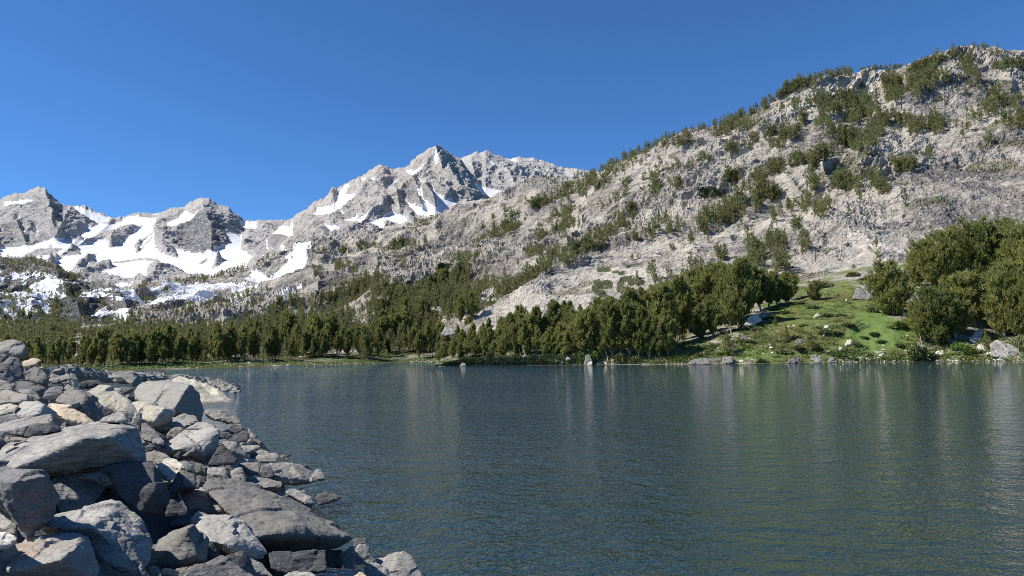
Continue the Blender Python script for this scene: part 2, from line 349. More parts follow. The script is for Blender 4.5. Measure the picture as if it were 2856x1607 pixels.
ch.poly('dark', 'R5', [(1360,720),(1560,640),(1640,640),(1560,780),(1420,800)], 0.4)
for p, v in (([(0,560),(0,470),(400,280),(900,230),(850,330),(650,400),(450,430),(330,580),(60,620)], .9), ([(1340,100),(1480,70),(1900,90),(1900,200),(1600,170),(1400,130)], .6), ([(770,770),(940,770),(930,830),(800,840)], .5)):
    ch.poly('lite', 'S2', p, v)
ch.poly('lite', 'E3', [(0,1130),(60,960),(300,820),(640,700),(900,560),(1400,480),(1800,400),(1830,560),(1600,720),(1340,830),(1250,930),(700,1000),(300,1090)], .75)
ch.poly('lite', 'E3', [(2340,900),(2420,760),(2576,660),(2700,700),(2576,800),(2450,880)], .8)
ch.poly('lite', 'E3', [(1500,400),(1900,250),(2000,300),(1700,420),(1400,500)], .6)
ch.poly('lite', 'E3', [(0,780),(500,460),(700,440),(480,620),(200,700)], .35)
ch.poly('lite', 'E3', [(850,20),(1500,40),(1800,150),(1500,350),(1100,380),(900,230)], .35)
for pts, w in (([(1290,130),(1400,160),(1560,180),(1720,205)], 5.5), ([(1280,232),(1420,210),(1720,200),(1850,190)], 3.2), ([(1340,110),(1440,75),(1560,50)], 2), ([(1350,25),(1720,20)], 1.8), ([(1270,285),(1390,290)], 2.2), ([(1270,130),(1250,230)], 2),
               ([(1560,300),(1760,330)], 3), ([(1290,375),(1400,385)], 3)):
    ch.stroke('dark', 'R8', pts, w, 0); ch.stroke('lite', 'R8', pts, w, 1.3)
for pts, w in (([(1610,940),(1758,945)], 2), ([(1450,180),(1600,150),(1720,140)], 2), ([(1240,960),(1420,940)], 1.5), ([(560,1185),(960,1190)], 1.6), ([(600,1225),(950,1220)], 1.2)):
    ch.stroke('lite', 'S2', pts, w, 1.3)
for p, v in (([(1100,1150),(1300,1100),(1500,1000),(1480,1030),(1250,1150),(1130,1180)], .8), ([(1640,1180),(1780,1130),(1750,1230),(1600,1290),(1500,1270)], .9), ([(1480,1240),(1640,1260),(1600,1300),(1480,1290)], .8)):
    ch.poly('green', 'R5', p, v)
for pts, w in (([(780,740),(850,735)], 6), ([(890,760),(960,755)], 6), ([(740,790),(790,790)], 4), ([(920,860),(960,810),(1100,795)], 7), ([(750,860),(850,850)], 8), ([(720,890),(900,930)], 6), ([(1630,230),(1770,170)], 10), ([(680,1000),(700,980)], 6)):
    ch.stroke('green', 'E3', pts, w, .75)
ch.poly('green', 'R8', [(780,520),(900,560),(1000,640),(1240,540),(1300,450),(1480,420),(1500,560),(1480,700),(700,760)], .6)

cm = Canvas()                                     # near shore and meadow
cm.ch['green'][:] = 0.42; cm.ch['lite'][:] = 0.25
cm.poly('green', 'R8', [(520,920),(700,700),(900,690),(1000,600),(1200,540),(1500,600),(1560,760),(1830,900),(1800,1000),(2576,1090),(2576,1110),(500,1118)], 1.0)
cm.poly('green', 'R8', [(100,1000),(500,950),(520,1112),(100,1112)], .75)
for p in ([(1070,770),(1100,750),(1110,790)], [(1130,840),(1180,840),(1150,870)], [(780,760),(700,720),(600,740),(590,850),(640,850)], [(1190,490),(1250,490),(1230,510)], [(1500,1030),(1590,1020),(1560,1060)]):
    cm.poly('green', 'R8', p, .1)
    cm.poly('lite', 'R8', p, .9)
meadow = Canvas()
meadow.poly('green', 'R8', [(1280,900),(1360,770),(1500,740),(1700,800),(1780,900),(1740,980),(1500,1060),(1250,1000)], 1.0)
meadow.poly('green', 'R8', [(500,1040),(800,1000),(1200,1060),(1200,1118),(500,1118)], .6)
meadow.poly('green', 'R8', [(1000,770),(1200,760),(1280,900),(1000,900)], .4)
z_ = meadow.ch['green'].copy()
for _ in range(26): z_[1:-1] = (z_[:-2] + z_[1:-1] + z_[2:]) / 3; z_[:, 1:-1] = (z_[:, :-2] + z_[:, 1:-1] + z_[:, 2:]) / 3
cm.poly('green', 'R8', [(700,560),(1010,640),(1240,560),(1490,560),(1490,440),(1200,380),(1000,500),(700,480)], .5)
cm.ch['lite'] = np.maximum(np.where(cm.ch['green'] > .6, 0, cm.ch['lite']), z_)

# ------------------------------------------------------------------ terrain materials
M_far = mat_terrain('far_granite', (0.47,0.455,0.435), (0.38,0.37,0.36), (0.17,0.175,0.185), (0.58,0.56,0.53), 120.0, bumpd=14.0, speck=0.25, dk2=.35)
M_pyr = mat_terrain('peak_granite', (0.46,0.43,0.395), (0.37,0.355,0.335), (0.16,0.16,0.165), (0.58,0.55,0.51), 90.0, bumpd=10.0, speck=0.25, dk2=.35)
M_knoll = mat_terrain('knoll_rock', (0.21,0.205,0.19), (0.13,0.13,0.125), (0.05,0.055,0.06), (0.36,0.35,0.33), 30.0, bumpd=2.5, speck=0.5)
M_hill = mat_terrain('hillside_rock', (0.345,0.312,0.268), (0.25,0.232,0.205), (0.10,0.10,0.103), (0.56,0.52,0.452), 16.0, bumpd=1.5, speck=0.42, dk2=.4, crack=.75, g1=(.05,.055,.028), g2=(.085,.10,.04), gbreak=1.7)
M_floor = mat_terrain('forest_floor_ground', (0.26,0.24,0.20), (0.17,0.155,0.125), (0.08,0.078,0.07), (0.50,0.475,0.43), 6.0, g1=(0.06,0.065,0.028), g2=(0.085,0.095,0.035), bumpd=0.6, speck=0.6)
M_shore = mat_terrain('shore_ground', (0.33,0.30,0.25), (0.22,0.20,0.16), (0.10,0.10,0.09), (0.55,0.52,0.46), 4.0, g1=(0.075,0.085,0.03), g2=(0.135,0.18,0.05), bumpd=0.45, speck=0.6, vivid=(.13,.20,.055))

# ------------------------------------------------------------------ terrain relief
for _c in CAN.values():
    z = _c.ch['snow'].copy()
    for _ in range(6):
        z[1:-1] = (z[:-2] + z[1:-1] + z[2:]) / 3; z[:, 1:-1] = (z[:, :-2] + z[:, 1:-1] + z[:, 2:]) / 3
    _c.ch['soft'] = np.clip(z * 1.6, 0, 1)
def rel_far(p, x, y):
    r = 60 * fbm(p / 520.0, 2, .5, 3, True) + 62 * fbm(p / 190.0 * [1.3, 1.1, .8], 6, .56, 5, True)
    sn = cf.sample('soft', x, y); return -r * (1 - 0.94 * sn)
def rel_pyr(p, x, y):
    r = 40 * fbm(p / 420.0, 2, .5, 13, True) + 50 * fbm(p / 130.0 * [1.3, 1.1, .8], 6, .57, 15, True)
    sn = cp.sample('soft', x, y); return -r * (1 - 0.94 * sn)
def rel_knoll(p, x, y):
    return -10 * fbm(p / 90.0, 2, .5, 23) - 7 * fbm(p / 34.0 * [1, 1, 1.6], 5, .58, 25, True)
def lite_talus(x, y): return sstep(2400, 2560, x) * sstep(250, 330, y) + (ch.sample('dark', x, y) > .3) * .3
def rel_hill(p, x, y):
    s = np.clip(p[..., 1] / 500.0, 0.5, 1.6)
    sn = ch.sample('snow', x, y); dk = ch.sample('dark', x, y)
    u = p[..., 0] * .82 + p[..., 2] * .57; w = -p[..., 0] * .57 + p[..., 2] * .82; q = np.stack([u * .45, p[..., 1] * .7, w * 1.25], -1)
    a = 16 * fbm(p / 120.0 * [1, .7, 1], 2, .5, 31) + 11.0 * fbm(q / 42.0, 2, .5, 33, True)
    crag = sstep(-.35, .4, fbm(q / 55.0, 3, .5, 37)); talus = np.clip(lite_talus(x, y), 0, 1)
    b = (2.2 + 5.0 * crag * (1 - .75 * talus)) * fbm(q / 12.0, 5, .60, 35, True)
    b = b + (.5 + .9 * crag) * fbm(p / 4.2, 3, .6, 38, True)
    lw = w / 17.0 + .9 * fbm(p / 48.0, 3, .5, 40); fl = lw - np.floor(lw); b = b + (1 - talus) * sstep(-.2, .3, fbm(p / 70.0, 2, .5, 42)) * 4.5 * (sstep(0, .8, fl) - sstep(.88, 1, fl) - .4)
    b = b + crag * (1 - talus) * 3.0 * sstep(-.1, .5, fbm(p / [26., 26., 60.], 3, .5, 36, True))
    far_ = 1 - .55 * sstep(420, 900, p[..., 1]); return -(a * s + b * s * far_ * (1 - .7 * sn))
def rel_ground(p, x, y):
    return 1.4 * fbm(p / 9.0, 5, .6, 41)

sky1 = [(-2600,200),(-1800,120),(-1000,260),(-400,150),(0,210),(30,180),(120,160),(180,160),(230,135),(300,118),(345,120),(380,160),(430,205),(500,248),(560,255),(660,258),(690,275),(780,310),(870,350),(900,358),(1020,330),(1130,318),(1220,312),(1300,285),(1430,272),(1480,235),(1540,205),(1620,200),(1650,225),(1700,260),(1770,275),(1850,340),(1900,380),(1930,370),(1960,378),(2000,372),(2070,374),(2140,368),(2200,376),(2400,480),(2600,560)]
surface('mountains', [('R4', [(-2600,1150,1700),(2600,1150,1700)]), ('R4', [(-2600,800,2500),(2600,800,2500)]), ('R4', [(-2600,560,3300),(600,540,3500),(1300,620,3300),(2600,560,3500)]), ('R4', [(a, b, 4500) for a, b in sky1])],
        -900, 930, 1150, [50, 130, 190], rel_far, M_far, cf, warp=2.2, jag=2.2, jlam=9.0, rw=.08, nw=.28,
        spurs=[('R4', [(350,118),(375,230),(400,300),(395,380),(420,470)], 30, 150), ('R4', [(110,375),(150,440),(210,560)], 12, 71), ('R4', [(560,255),(500,360),(450,480)], 12, 66), ('R4', [(1570,200),(1590,320),(1650,420),(1640,620)], 30, 95),
               ('R4', [(1460,290),(1280,420),(1250,560),(1330,640)], 24, 45), ('R4', [(1830,340),(1700,350)], 14, 49), ('R4', [(860,380),(700,500),(480,600)], 12, 77), ('R4', [(1090,330),(900,420),(860,520)], 14, 60), ('R4', [(1250,700),(1060,900)], 20, 66), ('R4', [(600,700),(900,760)], 20, 66)])
sky3 = [(1100,470),(1263,450),(1302,434),(1313,427),(1329,421),(1344,427),(1354,419),(1379,430),(1407,441),(1438,439),(1476,440),(1515,447),(1546,460),(1573,469),(1632,475),(1674,479),(1760,490),(2000,540)]
surface('mountains', [('P', [(1100,640,3000),(2000,640,3000)]), ('P', [(a, b, 4300) for a, b in sky3])], 1100, 2000, 560, 200, lambda p, x, y: 1.1 * rel_pyr(p, x, y), M_far, cp, warp=2.0, jag=2.0, jlam=8.0, rw=.08, nw=.28,
        spurs=[('P', [(1344,425),(1420,480),(1480,560)], 30, 143), ('P', [(1313,430),(1330,520)], 10, 55)])
sky2 = [(640,810),(690,742),(715,692),(750,655),(793,619),(816,605),(855,586),(875,566),(902,555),(917,535),(929,522),(941,526),(972,508),(999,493),(1022,485),(1049,463),(1069,458),(1084,469),(1108,473),(1131,469),(1143,460),(1146,448),(1170,430),(1189,417),(1214,404),(1232,411),(1251,421),(1263,432),(1282,441),(1300,462),(1330,500),(1365,550),(1400,600),(1460,690)]
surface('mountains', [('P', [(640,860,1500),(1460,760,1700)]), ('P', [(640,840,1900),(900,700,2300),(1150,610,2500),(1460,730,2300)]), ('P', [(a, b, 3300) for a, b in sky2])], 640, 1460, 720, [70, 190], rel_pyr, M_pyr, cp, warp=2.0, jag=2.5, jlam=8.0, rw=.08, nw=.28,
        spurs=[('R5', [(1325,62),(1380,200),(1500,330),(1640,460)], 16, 126), ('R5', [(1325,62),(1160,270),(1050,400),(900,520),(700,640)], 26, 70), ('R5', [(1160,270),(1210,400),(1230,480)], 10, 60), ('R5', [(1240,330),(1330,480)], 12, 55),
               ('R5', [(950,200),(800,400),(560,580),(300,740)], 24, 60), ('R5', [(1050,400),(1070,520)], 10, 49), ('R5', [(590,365),(560,480)], 10, 44)])

# tree-dotted knoll at the far left
def knoll_mask(mask, lite, p, px, py):
    st = fbm(p / [34, 46, 15.0], 5, .6, 51)
    vis = sstep(735, 765, py) * (1 - sstep(900, 930, py))
    right = sstep(200, 300, px + (py - 800) * -0.5)
    sn = sstep(0.08 - 0.26 * right, 0.16 - 0.26 * right, st + 0.15 * fbm(p / 14.0, 3, .5, 53)) * vis
    dk = tr('E1', [(420,370),(540,330),(600,380),(700,480),(640,590),(520,560)])
    d = np.exp(-(((px - 200) / 48) ** 2 + ((py - 862) / 45) ** 2)); sn = sn * (1 - sstep(.25, .5, d))
    mask[..., 0] = sn; mask[..., 2] = np.clip(0.35 + d, 0, 1); mask[..., 1] = sstep(.3, .7, fbm(p / 20.0, 3, .5, 55)) * .4  # shade of the right-hand knoll face painted into the dark mask
    return mask, lite
surface('hills', [('P', [(-900,960,500),(420,960,500)]), ('P', [(-900,880,700),(420,905,700)]), ('P', [(-900,690,1150),(-200,700,1100),(0,714,1050),(35,723,1050),(87,721,1040),(122,726,1030),(150,737,1020),(175,752,1010),(196,759,1000),(227,768,980),(252,780,960),(297,794,930),(332,801,920),(377,812,900),(398,850,880),(420,900,860)])],
        -900, 420, 760, [30, 190], rel_knoll, M_knoll, None, ridge=knoll_mask, jag=2.0, jlam=10.0, rw=.10, nw=.75, spurs=[('P', [(150,737),(180,800),(240,890)], 22, 45), ('P', [(300,795),(360,870)], 16, 30)])

# the long hillside
ridge5 = [(372,862,1050),(383,800,1100),(402,790,1150),(437,785,1200),(472,780,1200),(524,775,1250),(573,775,1250),(615,766,1250),(646,752,1250),(685,745,1250),(716,731,1300),(751,712,1300),(786,683,1300),(838,678,1300),(902,679,1250),(960,675,1250),(1040,655,1200),(1119,632,1200),(1166,621,1200),(1212,613,1200),(1243,597,1200),(1263,578,1200),(1302,562,1150),(1352,553,1150),(1399,535,1100),(1438,525,1100),(1476,512,1050),(1523,500,1000),(1554,492,980),(1600,494,900),(1620,492,850),(1673,479,740),(1723,452,700),(1773,427,670),(1835,406,640),(1897,386,610),(1980,353,590),(2042,332,580),(2104,303,570),(2128,290,560),(2169,266,560),(2227,233,560),(2281,216,560),(2310,206,570),(2376,206,600),(2397,205,610),(2443,198,620),(2517,192,620),(2534,183,600),(2604,164,600),(2633,148,600),(2679,139,610),(2741,130,620),(2799,131,630),(2856,139,640),(3000,150,650),(3300,110,650),(3700,90,650)]
mid5 = [(372,885,820),(500,830,950),(650,800,1000),(758,792,900),(847,756,850),(1000,760,700),(1200,740,650),(1400,690,600),(1600,640,520),(1800,600,470),(2100,560,400),(2400,520,380),(2856,430,400),(3700,400,400)]
low5 = [(372,905,560),(700,885,520),(900,870,480),(1100,830,430),(1300,860,330),(1400,870,285),(1511,790,300),(1618,745,320),(1800,760,280),(2000,740,270),(2300,690,260),(2856,640,250),(3700,640,250)]
bas5 = [(372,965,400),(1000,935,380),(1200,915,380),(1300,960,240),(1400,940,235),(1600,905,235),(1900,890,232),(2000,860,232),(2200,825,234),(2400,780,236),(2856,700,240),(3700,680,240)]
def hill_mask(mask, lite, p, px, py):
    bench = sstep(400, 430, px) * (1 - sstep(690, 740, px)) * sstep(788, 800, py) * (1 - sstep(868, 885, py))
    st = fbm(p / [70, 120, 5.0], 4, .55, 61)
    mask[..., 0] = np.maximum(mask[..., 0], bench * sstep(-.28, -.12, st))
    mask[..., 1] = np.maximum(mask[..., 1], .55 * sstep(.35, .75, fbm(p / 26.0, 4, .6, 63)) * sstep(1150, 1300, px))
    return mask, lite
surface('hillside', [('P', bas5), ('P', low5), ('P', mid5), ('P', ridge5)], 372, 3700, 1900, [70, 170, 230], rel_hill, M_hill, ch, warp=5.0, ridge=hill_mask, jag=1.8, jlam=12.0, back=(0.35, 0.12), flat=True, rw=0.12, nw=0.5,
        spurs=[('E3', [(640,700),(300,800),(60,940)], 16, 12), ('E3', [(900,560),(1400,480),(1800,400)], 14, 10), ('E3', [(860,100),(640,330),(540,600)], 10, 14), ('R5', [(1250,560),(1380,640),(1330,720)], 18, 20),
               ('R6', [(640,250),(760,400),(700,540)], 14, 18), ('R6', [(1300,100),(1330,290)], 10, 12), ('S2', [(150,900),(300,1040)], 12, 10), ('S2', [(400,860),(460,940)], 10, 8)])
# forest floor beyond the lake
def shoreD(pts): return [(a, b, float(Dwater(np.array(a), np.array(b))) * 1.0) for a, b in pts]
far_sh = shoreD([(-900,1064),(-300,1056),(0,1049),(250,1038.5),(400,1033),(700,1024.5),(950,1017),(1100,1012),(1200,1010),(1450,1009)])
def gmask(mask, lite, p, px, py):
    n = fbm(p / 14.0, 4, .6, 71)
    mask[..., 1] = np.clip(0.45 + 0.5 * sstep(.05, .5, n) - 0.75 * sstep(.1, .55, -n), 0, 1); lite[...] = sstep(.1, .5, -n)
    edge = 1 - sstep(4, 14, p[..., 2] * 2.2); mask[..., 1] = np.maximum(mask[..., 1], .5 * edge)
    sn = sstep(.42, .55, fbm(p / [22, 22, 8.0], 3, .5, 73)) * (1 - sstep(500, 900, px)) * sstep(255, 300, p[..., 1]); mask[..., 0] = sn * .9
    return mask, lite
surface('forest_floor', [('P', [(a, b + 6, d * .93) for a, b, d in far_sh]), ('P', [(a, b - 1.5, d + 2) for a, b, d in far_sh]), ('P', [(-900,1000,270),(250,1000,275),(700,985,290),(1000,975,330),(1450,965,360)]), ('P', [(-900,905,500),(300,905,520),(700,885,540),(900,868,520),(1080,825,480),(1180,800,470),(1300,800,440),(1450,850,400)])],
        -900, 1450, 800, [6, 50, 110], lambda p, x, y: 2.2 * fbm(p / 16.0, 4, .55, 75) * sstep(.3, 2.0, p[..., 2]) * 2, M_floor, None, ridge=gmask, back=(0.2, 0.06))
# near right shore with the meadow
near_sh = shoreD([(1212,1021),(1225,1022),(1260,1021),(1400,1019.5),(1640,1018),(1900,1016),(2100,1014),(2400,1010),(2600,1008),(2856,1007),(3700,1000)])
top7 = [(1212,1015,190),(1260,985,215),(1300,955,230),(1400,930,232),(1600,895,235),(1900,860,235),(2000,828,236),(2200,792,238),(2400,745,240),(2856,680,240),(3700,660,240)]
mid7 = [(1212,1017,180),(1300,998,178),(1600,988,165),(1900,975,158),(2050,935,158),(2400,900,150),(2856,930,140),(3700,930,140)]
def nmask(mask, lite, p, px, py):
    n = fbm(p / 6.0, 4, .6, 81); n2 = fbm(p / 1.8, 3, .6, 83)
    mask[..., 1] = np.clip(mask[..., 1] + .28 * n, 0, 1)
    edge = (1 - sstep(.25, .7, p[..., 2] + .5 * n)); mask[..., 1] *= 1 - .6 * edge * sstep(0, .4, n2)
    return mask, lite
surface('meadow_shore', [('P', [(a, b + 7, d * .93) for a, b, d in near_sh]), ('P', [(a, b - .8, d + .8) for a, b, d in near_sh]), ('P', mid7), ('P', top7)], 1212, 3700, 1500, [6, 90, 110],
        lambda p, x, y: 1.1 * fbm(p / 7.0, 4, .55, 85) * sstep(.5, 2.5, p[..., 2]), M_shore, cm, warp=4.0, ridge=nmask, back=(0.12, 0.0))

# ------------------------------------------------------------------ water
def mat_water():
    b = NB('lake_water'); g = b.pos('Geometry', rot=(0, 0, 0.16), scale=(1.0, 1, 1))
    g2 = b.pos('Geometry', rot=(0, 0, -0.3), scale=(1.35, 1, 1)); g3 = b.pos('Geometry')
    n1 = b.noise(g, 3.1, 2, .55, .7); n2 = b.noise(g2, 8.0, 2, .6, .3); n3 = b.noise(g, 0.9, 2, .5)
    big = b.rng(b.noise(g3, 0.028, 4, .6), .35, .65, .45, 1.25)
    h = b.math('ADD', b.math('MULTIPLY', n1, .12), b.math('ADD', b.math('MULTIPLY', n2, .058), b.math('MULTIPLY', n3, .24)))
    h = b.math('MULTIPLY', h, big)
    return b.fin((0.014, 0.030, 0.027), 0.035, b.bump(h, 1.0), 0.5)
wm = mat_water(); wm.node_tree.nodes['Principled BSDF'].inputs['IOR'].default_value = 1.7
m = mesh_np('water', [(-900, -60, 0), (900, -60, 0), (900, 700, 0), (-900, 700, 0)], [[0, 1, 2, 3]], True, wm)
link('water', m, kind='structure')
# ------------------------------------------------------------------ talus: ground under the near boulders
_tp = [(0,1607,4.6),(250,1607,5.2),(500,1607,6.2),(900,1607,7.9),(0,1400,6.2),(250,1400,7.0),(450,1400,8.4),(700,1400,10.6),(0,1250,8.2),(200,1250,9.3),(400,1250,11.5),(600,1250,15.5),(0,1150,11),(200,1150,12.5),(400,1150,16.5),(600,1160,25),
       (0,1080,15),(200,1080,18),(350,1080,25),(500,1085,38),(0,1040,18),(150,1040,23),(300,1050,42),(450,1052,60),(0,960,22),(60,965,23),(110,1005,24),(-500,1607,4.0),(-500,1300,7),(-500,1000,17),(-500,900,22),(0,2600,2.2),(1200,2600,2.4),(-500,2400,2.2)]
_ed = [(1180,1607),(1120,1570),(1040,1510),(930,1400),(905,1330),(905,1240),(820,1180),(745,1140),(725,1080),(660,1075),(600,1052),(1200,1700),(1350,2000)]
for x_, y_ in _ed:
    d_ = float(Dwater(np.array(x_), np.array(y_)))
    _tp.append((x_, y_, d_)); _tp.append((x_ + 160, y_ + 10, float(Dwater(np.array(x_ + 160), np.array(y_ + 10))) * 1.12))
_tp = np.array(_tp, float); _TX = _tp[:, :2] / 1000.0
def _U(r2): return np.where(r2 > 1e-12, r2 * np.log(r2 + 1e-12), 0)
_n = len(_TX); _K = _U(((_TX[:, None] - _TX[None]) ** 2).sum(-1)) + 0.004 * np.eye(_n)
_Pm = np.concatenate([np.ones((_n, 1)), _TX], 1); _A = np.block([[_K, _Pm], [_Pm.T, np.zeros((3, 3))]])
_wt = np.linalg.solve(_A, np.concatenate([np.log(_tp[:, 2]), np.zeros(3)]))
def Dtal(px, py):
    q = np.stack([np.asarray(px, float), np.asarray(py, float)], -1) / 1000.0
    u = _U(((q[..., None, :] - _TX) ** 2).sum(-1))
    return np.exp(np.clip(u @ _wt[:_n] + _wt[_n] + q @ _wt[_n + 1:], math.log(1.6), math.log(110)))

def mat_rock(name, c1, c2, c3, streak=0.5, lich=0.15, lichc=(0.42, 0.41, 0.36), fine=0.5, bump=0.02, tint=None):
    b = NB(name); g = b.pos('Object', rnd=True); gs = b.pos('Object', scale=(1, 1.3, 6.5), rot=(0.5, 0.35, 0.2), rnd=True)
    n1 = b.noise(g, 1.6, 5, .6); n2 = b.noise(gs, 3.2, 6, .65, .4); n3 = b.noise(g, 42.0, 4, .7); n4 = b.noise(g, 9.0, 5, .7); n5 = b.noise(g, 130.0, 2, .6)
    base = b.mix(b.rng(n1, .35, .66), c1, c2)
    base = b.mix(b.rng(n2, .40, .66, 0, streak), base, c3)
    if tint: base = b.mix(b.rng(b.noise(g, 1.1, 4, .65, .5), .54, .66, 0, .75), base, tint)
    base = b.mix(b.rng(n4, .56, .70, 0, lich), base, lichc)
    base = b.mix(b.rng(n4, .30, .42, .55, 0), base, (c1[0] * .45, c1[1] * .45, c1[2] * .46))
    base = b.mix(b.rng(n3, .34, .66, fine, 0), base, (c1[0] * .5, c1[1] * .5, c1[2] * .5))
    base = b.mix(b.rng(n5, .55, .75, 0, fine * .7), base, (min(1, c2[0] * 1.9), min(1, c2[1] * 1.9), min(1, c2[2] * 1.85)))
    wv = b.n('ShaderNodeVectorMath', operation='ADD'); nz = b.n('ShaderNodeTexNoise'); b.l(g, nz.inputs['Vector']); nz.inputs['Scale'].default_value = 2.5; b.l(gs, wv.inputs[0]); b.l(nz.outputs['Color'], wv.inputs[1])
    vc = b.n('ShaderNodeTexVoronoi', feature='DISTANCE_TO_EDGE'); b.l(wv.outputs[0], vc.inputs['Vector']); vc.inputs['Scale'].default_value = .9
    crk = b.math('MULTIPLY', b.rng(vc.outputs['Distance'], 0, .018, 1, 0), b.rng(n1, .45, .6, 0, .85)); base = b.mix(crk, base, (.03, .03, .03))
    oi = b.n('ShaderNodeObjectInfo'); v = b.rng(oi.outputs['Random'], 0, 1, .82, 1.18)
    hs = b.n('ShaderNodeHueSaturation'); b.l(base, hs.inputs['Color']); b.l(v, hs.inputs['Value'])
    sx = b.n('ShaderNodeSeparateXYZ'); b.l(b.n('ShaderNodeNewGeometry').outputs['Position'], sx.inputs[0]); wet = b.rng(b.math('ADD', sx.outputs[2], b.math('MULTIPLY', n4, .12)), .10, .20, .62, 0)
    dk_ = b.mix(wet, hs.outputs[0], (.03, .03, .028))
    h = b.math('ADD', b.math('MULTIPLY', n4, .4), b.math('ADD', b.math('MULTIPLY', n3, .30), b.math('MULTIPLY', n2, 1.1)))
    return b.fin(dk_, 0.78, b.bump(h, bump), 0.35)
RM = {
 'grey':  mat_rock('grey_rock', (.145,.139,.127), (.205,.197,.180), (.275,.263,.238)),
 'slate': mat_rock('slate_rock', (.098,.096,.096), (.145,.142,.140), (.185,.181,.176), lich=.1),
 'light': mat_rock('light_grey_rock', (.235,.228,.208), (.31,.30,.272), (.39,.375,.34), streak=.6),
 'brown': mat_rock('brown_grey_rock', (.20,.185,.165), (.26,.24,.21), (.33,.30,.26)),
 'pale':  mat_rock('pale_yellow_rock', (.38,.35,.27), (.46,.43,.35), (.33,.32,.29), lich=.35, lichc=(.55,.52,.40)),
 'tan':   mat_rock('tan_rock', (.50,.39,.27), (.58,.48,.35), (.60,.55,.46), streak=.4),
 'cream': mat_rock('cream_rock', (.58,.53,.43), (.66,.62,.53), (.48,.45,.38)),
 'speck': mat_rock('speckled_rock', (.225,.218,.195), (.40,.385,.34), (.14,.137,.13), lich=.7, lichc=(.50,.49,.43), fine=.8, bump=.035),
 'strip': mat_rock('banded_rock', (.165,.16,.148), (.235,.227,.208), (.42,.405,.37), streak=.9, bump=.03),
 'rust':  mat_rock('rust_stained_rock', (.24,.23,.215), (.31,.295,.265), (.36,.34,.30), tint=(.36,.20,.11)),
 'moss':  mat_rock('lichen_green_rock', (.20,.20,.19), (.27,.27,.25), (.33,.33,.30), tint=(.34,.34,.17)),
 'dark':  mat_rock('wet_and_painted_shade_rock', (.045,.048,.055), (.075,.078,.085), (.11,.11,.115), lich=.05),  # for wet rocks, and for blocks whose shade is painted as black colour
}
def subdiv(v, f, target, maxit=9):
    for _ in range(maxit):
        e = np.concatenate([f[:, [0, 1]], f[:, [1, 2]], f[:, [2, 0]]]); es = np.sort(e, 1)
        u, inv = np.unique(es, axis=0, return_inverse=True); inv = inv.ravel()
        L = np.linalg.norm(v[u[:, 0]] - v[u[:, 1]], axis=1); mk = L > target
        if not mk.any() or len(f) > 80000: break
        mid = np.full(len(u), -1); mid[mk] = len(v) + np.arange(mk.sum()); v = np.concatenate([v, (v[u[mk, 0]] + v[u[mk, 1]]) / 2])
        n = len(f); m = np.stack([mid[inv[:n]], mid[inv[n:2 * n]], mid[inv[2 * n:]]], 1); c = (m >= 0).sum(1); out = [f[c == 0]]
        a = f[c == 3]; b = m[c == 3]
        out += [np.stack([a[:, 0], b[:, 0], b[:, 2]], 1), np.stack([b[:, 0], a[:, 1], b[:, 1]], 1), np.stack([b[:, 2], b[:, 1], a[:, 2]], 1), b]
        for r in range(3):
            s = (c == 1) & (m[:, r] >= 0); a = np.roll(f[s], -r, 1); b = m[s][:, r]
            out += [np.stack([a[:, 0], b, a[:, 2]], 1), np.stack([b, a[:, 1], a[:, 2]], 1)]
            s = (c == 2) & (m[:, r] < 0); a = np.roll(f[s], -r, 1); b = np.roll(m[s], -r, 1)     # edges 1,2 split
            out += [np.stack([a[:, 0], a[:, 1], b[:, 1]], 1), np.stack([a[:, 0], b[:, 1], b[:, 2]], 1), np.stack([b[:, 2], b[:, 1], a[:, 2]], 1)]
        f = np.concatenate(out)
    return v, f
def hull(pts):
    bm = bmesh.new()
    for p in pts: bm.verts.new(p)
    r = bmesh.ops.convex_hull(bm, input=bm.verts[:])
    dead = {e for k in ('geom_interior', 'geom_unused', 'geom_holes') for e in r[k] if isinstance(e, bmesh.types.BMVert)}
    for v_ in list(dead):
        if v_.is_valid: bm.verts.remove(v_)
    bmesh.ops.triangulate(bm, faces=bm.faces[:]); bmesh.ops.recalc_face_normals(bm, faces=bm.faces[:])
    bm.verts.index_update(); v = np.array([v_.co[:] for v_ in bm.verts]); f = np.array([[q.index for q in fc.verts] for fc in bm.faces]); bm.free()
    return v, f
